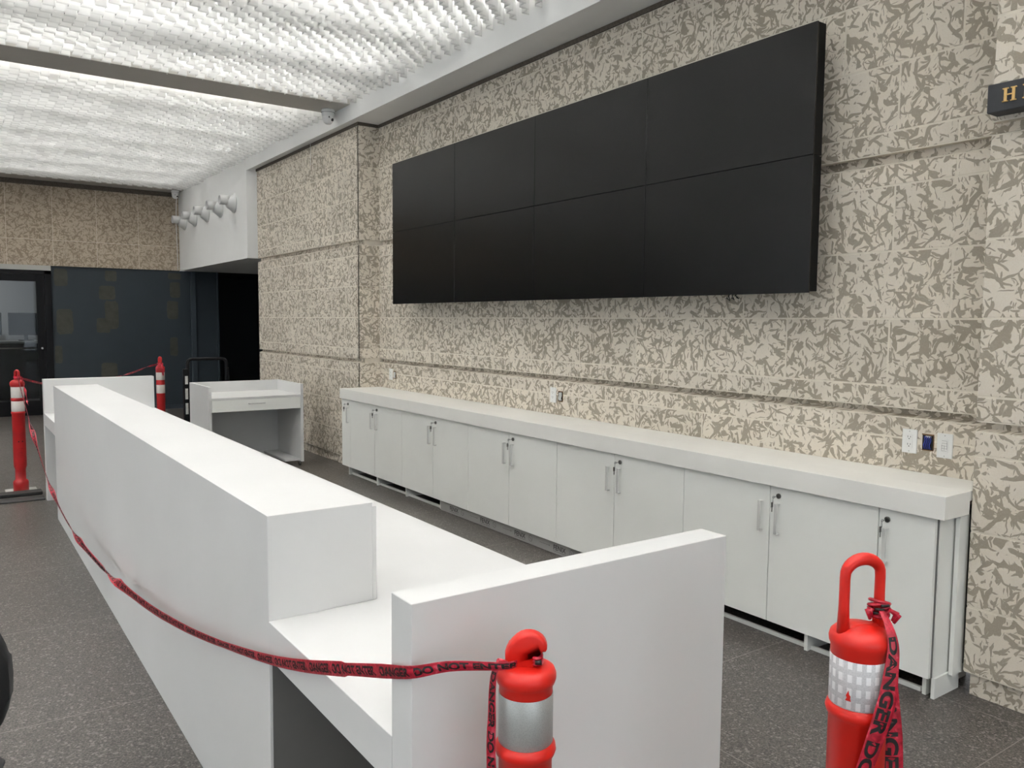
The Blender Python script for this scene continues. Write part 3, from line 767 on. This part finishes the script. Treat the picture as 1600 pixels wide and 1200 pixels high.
# second near post with tall loop
B2 = (1.437, 0.857)
r = 0.0530
prof = [(0.064, 0.03), (0.068, 0.04), (0.064, 0.09), (0.050, 0.11), (0.050, 0.20), (r+0.002, 0.24), (r, 0.27), (r, 0.838), (r+0.004, 0.843), (r+0.0065, 0.852), (r+0.004, 0.861), (r, 0.865), (r-0.001, 0.867), (r-0.001, 0.960), (r+0.0005, 0.962), (r+0.0005, 0.978),
        (r+0.0035, 0.984), (r+0.0045, 0.993), (r+0.002, 1.003), (r-0.006, 1.011), (r-0.014, 1.016), (0.01, 1.020)]
t2 = post('red delineator post with tall loop handle, white checked band and tape, standing at the right', B2[0], B2[1], prof, [(r+0.0003, 0.8665, 0.961, M['band_check'])], M['red'])
vr2 = (vr*math.cos(0.25)+vf*math.sin(0.25)).normalized()
lp = [vr2*-0.0395+Vector((0, 0, 1.000)), vr2*-0.0395+Vector((0, 0, 1.06)), vr2*-0.0395+Vector((0, 0, 1.112))]
lp += [Vector((0, 0, 1.118))+vr2*0.0395*math.cos(q)+Vector((0, 0, 1))*0.0310*math.sin(q) for q in [PI-PI*i/14 for i in range(15)]][1:-1]
lp += [vr2*0.0395+Vector((0, 0, 1.112)), vr2*0.0395+Vector((0, 0, 1.06)), vr2*0.0395+Vector((0, 0, 1.000))]
rad = [0.0125, 0.0100, 0.0098]+[0.0100+0.0022*math.sin(PI*i/12) for i in range(13)]+[0.0098, 0.0100, 0.0125]
b = MB(); b.tube(lp, rad, 16); b.build('loop_handle', M['red'], t2)
b = MB(); b.box(-0.036, 0.036, -0.010, 0.010, 1.008, 1.022, bev=0.004); wb_ = b.build('handle_web', M['red'], t2); wb_.rotation_euler = (0, 0, math.atan2(vr2.y, vr2.x))
b = MB(); b.lathe([(0.062, 0.0), (0.064, 0.004), (0.064, 0.03), (0.055, 0.032)], 40); b.build('foot', M['rubber'], t2)
# small torn mark on the checked band
vo = -(Vector((B2[0], B2[1], 0)).normalized()); vs_ = Vector((-vo.y, vo.x, 0)); 
mk = MB(); ang0 = math.atan2(vo.y, vo.x)-0.30
def on_band(u, v):   # u across in metres, v height
    a = ang0+u/r; rr = r+0.0018
    return (rr*math.cos(a), rr*math.sin(a), v)
mk.bm.faces.new([mk.bm.verts.new(on_band(u, 0.885+v)) for u, v in ((-0.006, 0), (0.005, 0.0), (0.003, 0.004), (0.0035, 0.010), (0.001, 0.013), (-0.0005, 0.021), (-0.003, 0.014), (-0.005, 0.010), (-0.003, 0.006))])
mk.build('torn_mark', M['red'], t2)

# far left post
F1 = (0.553, 8.64)
r = 0.053
prof = [(0.062, 0.004), (0.063, 0.085), (0.057, 0.10), (0.043, 0.112), (0.043, 0.205), (0.052, 0.235), (r, 0.26), (r, 0.715), (r+0.005, 0.722), (r+0.005, 0.735), (r, 0.741), (r, 0.838), (r+0.004, 0.843), (r+0.004, 0.860), (r, 0.866), (r, 0.967), (r+0.005, 0.974), (r+0.008, 0.99), (r+0.006, 1.008), (r-0.008, 1.024), (0.024, 1.034), (0.01, 1.036)]
t3 = post('red and white banded delineator post at the far left beside the counter end', F1[0], F1[1], prof, [(r+0.0004, 0.741, 0.836, M['band_white']), (r+0.0004, 0.866, 0.966, M['band_white'])], M['red_far'])
lp = [vr*-0.014+Vector((0, 0, 1.02))]+[vr*0.015*math.cos(q)+Vector((0, 0, 1.095+0.018*math.sin(q))) for q in [PI-PI*i/10 for i in range(11)]]+[vr*0.014+Vector((0, 0, 1.02))]
b = MB(); b.tube(lp, 0.0115, 12); b.build('loop_handle', M['red_far'], t3)
b = MB()
for z, hh, ww in ((0.46, 0.012, 0.012), (0.40, 0.004, 0.035), (0.36, 0.003, 0.035)):
    for s in ((-0.014, 0.016) if hh > 0.01 else (0,)):
        q0 = -PI/2+0.1+s/0.053
        b.bm.faces.new([b.bm.verts.new(((r+0.0012)*math.cos(a), (r+0.0012)*math.sin(a), zz)) for a, zz in ((q0-ww/2/r, z), (q0+ww/2/r, z), (q0+ww/4/r, z+hh), (q0-ww/4/r, z+hh))])
b.build('stencil_marks', M['print_black'], t3)
# far middle post
F2 = (2.20, 10.67)
r = 0.049
prof = [(0.055, 0.004), (0.056, 0.085), (0.04, 0.11), (0.04, 0.2), (r, 0.25), (r, 0.665), (r+0.002, 0.67), (r, 0.675), (r, 0.783), (r+0.003, 0.79), (r, 0.797), (r, 0.84), (r, 0.93), (r+0.002, 0.94), (r+0.003, 1.00), (r-0.006, 1.01), (0.02, 1.015)]
t4 = post('red and white banded delineator post behind the far counter end, with knotted tape', F2[0], F2[1], prof, [(r+0.0004, 0.678, 0.782, M['band_white']), (r+0.0004, 0.842, 0.945, M['band_white'])], M['red_far'])
b = MB(); b.tube([vr*-0.009+Vector((0, 0, 1.0))]+[vr*0.010*math.cos(q)+Vector((0, 0, 1.105+0.012*math.sin(q))) for q in [PI-PI*i/10 for i in range(11)]]+[vr*0.009+Vector((0, 0, 1.0))], 0.015, 12); b.build('loop_handle', M['red_far'], t4)

# ================================================================== TAPES
def catmull(P, n):
    P = [Vector(p) for p in P]; out = []
    Q = [P[0]*2-P[1]]+P+[P[-1]*2-P[-2]]
    for i in range(1, len(Q)-2):
        p0, p1, p2, p3 = Q[i-1:i+3]
        for k in range(n):
            t = k/n
            out.append(0.5*((2*p1)+(p2-p0)*t+(2*p0-5*p1+4*p2-p3)*t*t+(3*p1-p0-3*p2+p3)*t**3))
    out.append(P[-1]); return out
def ribbon(name, label, path, wfun, rollfun, text=None, tsize=0.6, toff=0.0, upv=(0, 0, 1), fold=0.10, side=1, sub=10, rev=False, pitch=None, cat='barrier tape'):
    """ribbon along path; wfun(t) width, rollfun(t) roll about the path, lettering printed on both faces"""
    C = catmull(path, sub); n = len(C)
    L = [0.0]
    for a, b_ in zip(C, C[1:]): L.append(L[-1]+(b_-a).length)
    T = L[-1]
    tgs = [(C[min(i+1, n-1)]-C[max(i-1, 0)]).normalized() for i in range(n)]
    up = Vector(upv)
    def frame(i):
        tg = tgs[i]; a = up-tg*up.dot(tg); a.normalize(); nn = tg.cross(a)
        q = rollfun(L[i]/T); return a*math.cos(q)+nn*math.sin(q), nn*math.cos(q)-a*math.sin(q)
    FR = [frame(i) for i in range(n)]
    def at(s, v):      # s arc length, v in -1..1
        s = min(max(s, 0), T*0.9999)
        lo, hi = 0, n-1
        while hi-lo > 1:
            m_ = (lo+hi)//2
            if L[m_] <= s: lo = m_
            else: hi = m_
        f = (s-L[lo])/max(1e-9, L[hi]-L[lo])
        c = C[lo].lerp(C[hi], f); a = FR[lo][0].lerp(FR[hi][0], f); nn = FR[lo][1].lerp(FR[hi][1], f)
        w_ = wfun(s/T)/2
        return c+a*v*w_+nn*fold*w_*math.cos(v*PI*1.5), nn
    K = 6; N = n*2
    b = MB(); rows = []
    for i in range(N+1):
        rows.append([b.bm.verts.new(at(T*i/N, -1+2*j/K)[0]) for j in range(K+1)])
    for r0, r1 in zip(rows, rows[1:]):
        for j in range(K): b.bm.faces.new((r0[j], r0[j+1], r1[j+1], r1[j])).smooth = True
    o = b.build(name, M['tape'])
    sm = o.modifiers.new('film', 'SOLIDIFY'); sm.thickness = 0.0005; sm.offset = 0
    tag(o, label, cat)
    if text:
        me = text_mesh(text, 1.0, 0.04)
        bm = bmesh.new(); bm.from_mesh(me)
        mw = max(v.co.x for v in bm.verts)
        bmesh.ops.subdivide_edges(bm, edges=[e for e in bm.edges if e.calc_length() > 0.18], cuts=2)
        bm.verts.ensure_lookup_table()
        lb = MB(); wref = wfun(0.5)*tsize*1.35 if pitch is None else pitch
        s0 = toff
        while s0 < T:
            for off in (0.0009, -0.0009):
                vm = {}; ok = True
                for v in bm.verts:
                    s = s0+v.co.x*wref
                    if rev: s = T-s
                    if s > T-0.002 or s < 0.002: ok = False
                for v in bm.verts:
                    s = s0+v.co.x*wref; s = T-s if rev else s
                    p, nn = at(s, (v.co.y-0.36)*2*tsize*1.35*side)
                    vm[v] = lb.bm.verts.new(p+nn*off)
                for f in bm.faces:
                    ss = [s0+v.co.x*wref for v in f.verts]
                    if max(ss) > T-0.003: continue
                    try: lb.bm.faces.new([vm[v] for v in f.verts])
                    except ValueError: pass
            s0 += (mw+0.7)*wref
        loose = [v for v in lb.bm.verts if not v.link_faces]
        bmesh.ops.delete(lb.bm, geom=loose, context='VERTS')
        lb.build('lettering', M['print_black'], o); bm.free()
    return o
TXT = 'DANGER  DO NOT ENTER'
def bumps(ts, base=0.0, wd=0.02):
    """half turns of roll at the given places along the ribbon"""
    def f(t):
        return base+sum(PI/(1+math.exp(-(t-c)/wd)) for c in ts)
    return f
path1 = [(0.553, 8.56, 1.075), (0.552, 8.2, 0.965), (0.561, 7.654, 0.775), (0.574, 7.077, 0.582), (0.585, 6.55, 0.440), (0.598, 6.0, 0.345), (0.610, 5.45, 0.307), (0.622, 4.895, 0.309), (0.637, 4.186, 0.350), (0.651, 3.541, 0.417), (0.661, 3.102, 0.482), (0.668, 2.763, 0.543), (0.676, 2.417, 0.616), (0.683, 2.086, 0.694), (0.688, 1.861, 0.757), (0.692, 1.672, 0.818), (0.695, 1.541, 0.862), (0.698, 1.425, 0.901), (0.704, 1.315, 0.938), (0.745, 1.245, 0.965), (0.800, 1.155, 0.984), (0.828, 1.150, 0.984)]
def w1(t):
    base = 0.040 if t < 0.955 else 0.040-0.5*(t-0.955)
    return base*(0.55+0.45*abs(math.sin(7*t+0.6)))*(1.0 if t < 0.93 else 0.8)
ribbon('barrier_tape', 'long red printed tape sagging along the counter front, tied to the silver-banded post', path1, w1, bumps([0.16, 0.30, 0.44, 0.585], 0.1, 0.012), TXT, 0.62, 0.05, pitch=0.030)
# tail hanging left of the near post
tail0 = (B1[0]-0.030, B1[1]-0.040)
tl = lambda a, b_, z: Vector((B1[0], B1[1], z))+vr*a+vf*b_
ribbon('barrier_tape', 'loose end of red tape hanging down left of the silver-banded post', [tl(-0.048, -0.028, 0.984), tl(-0.058, -0.034, 0.965), tl(-0.0615, -0.035, 0.93), tl(-0.062, -0.035, 0.88), tl(-0.0635, -0.034, 0.83), tl(-0.062, -0.034, 0.78), tl(-0.059, -0.033, 0.70), tl(-0.060, -0.032, 0.60)],
       lambda t: 0.010+0.010*min(1, t*3), lambda t: 0.3+0.35*math.sin(5*t), 'DANGER DO NOT ENTER', 0.70, 0.02, upv=vr, pitch=0.026)
# tapes knotted on the second near post
tm = lambda a, b_, z: Vector((B2[0], B2[1], z))+vr*a+vf*b_
ribbon('barrier_tape', 'broad red lettered tape end hanging across the front of the checked-band post', [tm(0.032, -0.016, 1.052), tm(0.036, -0.040, 1.030), tm(0.040, -0.052, 0.995), tm(0.034, -0.060, 0.95), tm(0.026, -0.066, 0.90), tm(0.012, -0.070, 0.85), tm(-0.004, -0.072, 0.80), tm(-0.018, -0.072, 0.75), tm(-0.030, -0.072, 0.68), tm(-0.035, -0.070, 0.6)],
       lambda t: 0.012+0.026*min(1, t*2.6), lambda t: -0.15+0.1*math.sin(6*t), 'DANGER DO NOT ENTER', 0.70, 0.05, upv=vr, pitch=0.046, fold=0.06)
ribbon('barrier_tape', 'second crimson tape end hanging down behind the right side of the checked-band post', [tm(0.042, 0.006, 1.050), tm(0.054, 0.012, 1.02), tm(0.062, 0.016, 0.98), tm(0.067, 0.018, 0.92), tm(0.071, 0.018, 0.86), tm(0.074, 0.016, 0.80), tm(0.076, 0.012, 0.74), tm(0.078, 0.01, 0.66), tm(0.078, 0.01, 0.58)],
       lambda t: 0.010+0.036*min(1, t*1.8), lambda t: 0.15, 'DANGER DO NOT ENTER', 0.66, 0.16, upv=vr, pitch=0.050, fold=0.05)
kn = MB()
for k in range(5):
    c0 = Vector((B2[0], B2[1], 1.040+0.0055*k))+vr2*0.0395
    kn.tube([c0+vr*((0.0165+0.002*(k % 2))*math.cos(q))+vf*(0.0165*math.sin(q))+Vector((0, 0, 0.005*math.sin(q+k))) for q in [2*PI*i/20 for i in range(20)]], 0.0042, 6, flat=0.8, closed=True)
for k in range(4):
    c0 = Vector((B2[0], B2[1], 1.05))+vr2*0.036
    kn.tube([c0+vr*(0.012+0.002*k)*(-1 if k < 2 else 1)-vf*0.012, c0+vr*(0.022+0.004*k)*(-1 if k < 2 else 1)-vf*(0.016)+Vector((0, 0, 0.006-0.006*k)), c0+vr*(0.017+0.003*k)*(-1 if k < 2 else 1)-vf*0.014+Vector((0, 0, -0.014-0.004*k))], [0.004, 0.006, 0.003], 6)
kn.build('knot_tmp', M['tape'])
kn_o = bpy.data.objects['knot_tmp']; kn_o.name = 'tape_knot'; tag(kn_o, 'crumpled red tape knot on the tall loop handle at the right', 'tape knot')
kb = MB()
for k in range(3):
    c0 = Vector((B2[0], B2[1], 1.044+0.008*k))+vr2*0.0395
    kb.tube([c0+vr*(0.0205*math.cos(q))+vf*(0.0205*math.sin(q)) for q in [PI*1.1+0.5*k+i*0.16 for i in range(6)]], 0.003, 6)
kb.build('printed_marks', M['print_black'], kn_o)
# far tape from post to post behind the counter end
ribbon('barrier_tape', 'thin red tape strung between the two far delineator posts behind the counter end', [(0.575, 8.66, 1.045), (0.80, 8.93, 0.965), (1.1, 9.3, 0.93), (1.45, 9.76, 0.93), (1.75, 10.1, 0.965), (2.0, 10.4, 1.02), (2.16, 10.60, 1.04)],
       lambda t: 0.018, bumps([0.25, 0.5, 0.7, 0.9], 0.0, 0.02), TXT, 0.6, 0.05, pitch=0.03)
kn = MB()
for k in range(5):
    kn.tube([(F2[0]+0.030*math.cos(q), F2[1]+0.030*math.sin(q), 1.018+0.007*k+0.006*math.sin(q*2+k)) for q in [2*PI*i/16 for i in range(16)]], 0.0065, 6, closed=True)
kn.tube([(F2[0]-0.03, F2[1]-0.04, 1.03), (F2[0]-0.055, F2[1]-0.06, 0.99), (F2[0]-0.06, F2[1]-0.06, 0.95)], [0.006, 0.014, 0.005], 6, flat=0.5)
kn.tube([(F2[0]+0.005, F2[1]-0.04, 1.03), (F2[0]+0.012, F2[1]-0.066, 0.98), (F2[0]+0.02, F2[1]-0.066, 0.90)], [0.006, 0.012, 0.010], 6, flat=0.5)
tag(kn.build('tape_knot', M['tape']), 'red tape knot with loose ends on the post behind the far counter end', 'tape knot')
kn = MB()
for k in range(3):
    kn.tube([(F1[0]+0.024*math.cos(q), F1[1]+0.038*math.sin(q), 1.046+0.007*k) for q in [2*PI*i/16 for i in range(16)]], 0.005, 6, closed=True)
tag(kn.build('tape_knot', M['tape']), 'red tape knot round the top of the far left post', 'tape knot')
ribbon('barrier_tape', 'loose strand of red tape hanging off the far left post', [(0.585, 8.60, 1.06), (0.605, 8.56, 0.95), (0.615, 8.50, 0.86), (0.607, 8.3, 0.83)], lambda t: 0.022, bumps([0.3, 0.7], 0.2, 0.04), None)

# black cable ramp strips on the floor at the far left
for i, (ya, yb, hh, lab) in enumerate(((8.10, 8.26, 0.012, 'nearer flat black rubber strip on the floor before the far left post'), (8.36, 8.50, 0.03, 'raised black rubber cable cover on the floor at the foot of the far left post'))):
    b = MB(); b.box(-3.0, 0.700, ya, yb, 0.0, hh, bev=0.005)
    o = b.build('rubber_strip', M['rubber']); tag(o, lab, 'floor strip')
b = MB(); b.box(0.43, 0.68, 8.51, 8.77, 0.0, 0.0035, bev=0.001); tag(b.build('base_plate', M['edge_grey']), 'thin grey plate under the far left post', 'base plate')

# ================================================================== SIGN
sg = thing('hanging_sign', 'dark sign block with raised gold letters on the near stone pier', 'sign', (3.485, 0, 2.45))
b = MB(); b.box(0.0, 0.088, 0.90, 1.632, 0.0, 0.112, bev=0.003); b.build('sign_block', M['sign_dark'], sg)
def serif_letter(kind, y):
    """letters as raised solids, reading towards -y; y = left edge"""
    b = MB(); z0, z1 = 0.032, 0.086; st = 0.0105; t0, t1 = -0.007, 0.0
    def stem(yc):
        b.box(t0, t1, yc-st/2, yc+st/2, z0, z1, bev=0.0012)
        for zz in ((z0, z0+0.0045), (z1-0.0045, z1)): b.box(t0, t1, yc-st/2-0.006, yc+st/2+0.006, zz[0], zz[1], bev=0.001)
    stem(y-0.010)
    if kind == 'H':
        stem(y-0.040); b.box(t0+0.001, t1, y-0.040, y-0.010, 0.057, 0.062, bev=0.001)
    return b.build('raised_letter', M['gold'], sg)
serif_letter('H', 1.572); serif_letter('I', 1.498)

# ================================================================== OUTLETS
def slot(b, y, z, w_, h_, x): b.box(x-0.0007, x+0.001, y-w_/2, y+w_/2, z-h_/2, z+h_/2)
def outlet(label, yc, zc, kind='outlet', cat='outlet'):
    t = thing('power_outlet' if kind == 'outlet' else 'wall_switch', label, cat, (WX, yc, zc))
    b = MB(); b.box(-0.006, 0.0, -0.0365, 0.0365, -0.058, 0.058, bev=0.002); b.build('cover_plate', M['plate'], t)
    b = MB(); b.box(-0.0085, -0.006, -0.0165, 0.0165, -0.033, 0.033, bev=0.001); f = b.build('face', M['plate'], t)
    b = MB()
    if kind == 'outlet':
        for dz in (0.018, -0.018):
            slot(b, 0.0065, dz+0.004, 0.0022, 0.009, -0.0085); slot(b, -0.0065, dz+0.004, 0.0022, 0.007, -0.0085); slot(b, 0, dz-0.006, 0.0045, 0.0045, -0.0085)
    else:
        for dz in (0.024, 0.012, 0.0, -0.012, -0.024): slot(b, 0, dz, 0.024, 0.0008, -0.0085)
        slot(b, 0.012, -0.010, 0.0008, 0.030, -0.0085); slot(b, 0.0, -0.010, 0.0008, 0.022, -0.0085); slot(b, -0.012, 0.002, 0.0008, 0.04, -0.0085)
    b.build('slots', M['slot'], f)
    b = MB()
    for dz in (0.048, -0.048): b.lathe([(0.0028, -0.0068), (0.0028, -0.005)], 10, (0, 0, dz), 'X')
    b.build('screws', M['edge_grey'], t)
    return t
def open_box(label, yc, zc, wires=True, hgt=0.07, wide=0.026):
    t = thing('junction_box', label, 'junction box', (WX, yc, zc))
    b = MB(); b.box(-0.0015, 0.0, -wide, wide, -hgt/2, hgt/2); b.build('opening', M['void'], t)
    b = MB(); b.box(-0.003, 0.001, -wide-0.003, wide+0.003, hgt/2, hgt/2+0.006, bev=0.001); b.box(-0.003, 0.001, -wide-0.002, wide+0.002, -hgt/2-0.004, -hgt/2, bev=0.001)
    b.box(-0.003, 0.001, -wide-0.004, -wide, -hgt/2, hgt/2, bev=0.001); b.build('metal_rim', M['rust'], t)
    b = MB()
    for k in range(4):
        y = -0.014+0.009*k
        b.tube([(-0.003, y, -hgt/2+0.004), (-0.007, y+0.004, -0.012), (-0.006, y-0.003, 0.010), (-0.003, y+0.002, hgt/2-0.006)], 0.0028, 6)
    b.build('wires', M['wire_blue'] if wires else M['sticker'], t)
    b = MB(); b.box(-0.004, 0, -0.016, 0.010, hgt/2-0.012, hgt/2-0.003, bev=0.001); b.build('bracket', M['sticker'], t)
outlet('white two-socket outlet at the right end of the worktop, left of the blue-wired box', 2.065, 1.037)
open_box('open wall box with blue wires between outlet and switch plate', 1.978, 1.040)
outlet('white switch plate near the stone pier at the right, right of the open wall box', 1.896, 1.035, 'switch', 'switch')
outlet('white outlet on the stone wall above the middle of the worktop', 4.862, 1.04)
open_box('open wall box with pale wires beside the middle outlet', 4.775, 1.034, False)
outlet('white outlet on the stone wall at the far left end of the worktop', 7.60, 1.04)
open_box('open dark wall box beside the far left outlet', 7.515, 1.036, False)

# ================================================================== WALL TUBES, DOME CAMERAS
def eyeball(y, lab):
    t = thing('wall_camera', lab, 'camera', (BX, y, 3.25), group='white conical fixtures in a row on the drop panel')
    b = MB(); b.lathe([(0.135, -0.0005), (0.137, -0.012), (0.128, -0.022), (0.112, -0.040), (0.078, -0.092), (0.066, -0.108)], 32, (0, 0, 0), 'X'); b.build('flared_base', M['fixture'], t)
    ang = 0.25
    b = MB(); b.lathe([(0.064, -0.08), (0.066, -0.13), (0.066, -0.205), (0.060, -0.208), (0.056, -0.16), (0.01, -0.158)], 28, (0, 0, 0.034), 'X'); bb = b.build('barrel', M['fixture'], t)
    b = MB(); b.lathe([(0.050, -0.1605), (0.03, -0.1635), (0.005, -0.1645)], 20, (0, 0, 0.034), 'X'); b.build('lens', M['black_plastic'], bb)
    b = MB(); b.lathe([(0.009, 0.088), (0.009, 0.0985)], 10, (-0.055, -0.01, -0.012), 'Z'); b.build('screw', M['black_plastic'], t)
    return t
labs = ['white conical wall camera, nearest to the stone pier in the row of five', 'white conical wall camera, second from the stone pier', 'white conical wall camera in the middle of the row of five', 'white conical wall camera with dark open end, fourth from the stone pier', 'white conical wall camera farthest from the stone pier, by the back wall']
for y, l in zip((11.89, 12.57, 13.31, 14.06, 14.75), labs): eyeball(y, l)
def dome(x, y, z, lab, s=1.0):
    t = thing('dome_camera', lab, 'camera', (x, y, z), 0.5)
    b = MB(); b.lathe([(0.066*s, 0.0), (0.069*s, -0.006*s), (0.069*s, -0.030*s), (0.065*s, -0.036*s), (0.064*s, -0.060*s), (0.060*s, -0.066*s)], 32); b.build('mount', M['plaster'], t)
    b = MB(); b.lathe([(0.059*s, -0.062*s), (0.060*s, -0.085*s), (0.056*s, -0.110*s), (0.045*s, -0.132*s), (0.028*s, -0.146*s), (0.006*s, -0.150*s)], 32); b.build('eyeball', M['plaster'], t)
    b = MB(); b.lathe([(0.015*s, -0.061*s), (0.015*s, -0.050*s)], 14, (0, 0, -0.108*s), 'Y'); b.lathe([(0.009*s, -0.063*s), (0.009*s, -0.05*s)], 12, (-0.035*s, 0.014, -0.085*s), 'Y'); b.build('lens', M['black_plastic'], t)
    b = MB(); b.lathe([(0.0705*s, -0.031*s), (0.0705*s, -0.0335*s)], 32); b.build('seam_ring', M['print_grey'], t)
    return t
dome(3.40, 8.20, BZ, 'white dome camera under the right end of the grey ceiling beam')
dome(3.385, 14.9, 3.79, 'white dome camera in the far corner above the mottled back wall', 0.9)
cb = MB(); cb.tube([(3.40, 14.86, 3.70), (3.42, 15.0, 3.55), (3.44, 15.12, 3.2), (3.455, 15.15, 2.9), (3.46, 15.155, 2.46)], 0.006, 6)
tag(cb.build('wall_cable', M['plate']), 'thin white cable running down the corner of the back wall', 'cable')
cb = MB(); cb.tube([(3.575, 9.15, 3.63), (3.575, 9.15, 3.38)], 0.0025, 6)
tag(cb.build('pull_string', M['plate']), 'thin white string hanging from the soffit in front of the stone pier', 'string')

# ================================================================== OFFICE CHAIR (left edge)
ch = thing('office_chair', 'black office chair cut off by the left edge of the picture', 'chair', (-0.145, 2.20, 0), -0.25)
b = MB()
ol_ = [(0.235*math.copysign(abs(math.cos(q))**0.8, math.cos(q)), 0.205*math.copysign(abs(math.sin(q))**0.8, math.sin(q))) for q in [2*PI*i/40 for i in range(40)]]
b.prism(ol_, 0.05, (0, 0.10, 0.735), (1, 0, 0), (0, 0, 1), (0, 1, 0), bev=0.02, seg=3); b.build('backrest', M['rubber'], ch, smooth=True)
b = MB(); ol2 = [(0.26*math.copysign(abs(math.cos(q))**0.6, math.cos(q)), 0.25*math.copysign(abs(math.sin(q))**0.6, math.sin(q))) for q in [2*PI*i/40 for i in range(40)]]
b.prism(ol2, 0.08, (0, -0.20, 0.44), (1, 0, 0), (0, 1, 0), (0, 0, 1), bev=0.03, seg=3); b.build('seat', M['black_plastic'], ch)
for sx_ in (-1, 1):
    b = MB(); b.box(sx_*0.225-0.035, sx_*0.225+0.035, -0.36, -0.10, 0.615, 0.645, bev=0.012); ap = b.build('armrest', M['black_plastic'], ch)
    b = MB(); b.box(sx_*0.225-0.012, sx_*0.225+0.012, -0.25, -0.20, 0.40, 0.616, bev=0.005); b.build('armrest_post', M['black_plastic'], ap)
b = MB(); b.box(-0.03, 0.03, 0.06, 0.09, 0.38, 0.56, bev=0.008); b.build('back_bracket', M['black_metal'], ch)
b = MB(); b.lathe([(0.028, 0.09), (0.028, 0.25), (0.018, 0.25), (0.018, 0.40)], 16, (0, -0.18, 0)); b.build('gas_column', M['black_metal'], ch)
for k in range(5):
    a = 2*PI*k/5+0.3
    b = MB(); b.tube([(0, -0.18, 0.10), (0.15*math.cos(a), -0.18+0.15*math.sin(a), 0.095), (0.29*math.cos(a), -0.18+0.29*math.sin(a), 0.07)], [0.028, 0.022, 0.016], 10); lg = b.build('leg', M['black_plastic'], ch)
    b = MB(); b.lathe([(0.020, -0.02), (0.027, -0.014), (0.027, 0.014), (0.020, 0.02)], 16, (0.29*math.cos(a), -0.18+0.29*math.sin(a), 0.028), 'X'); b.build('caster', M['rubber'], lg)
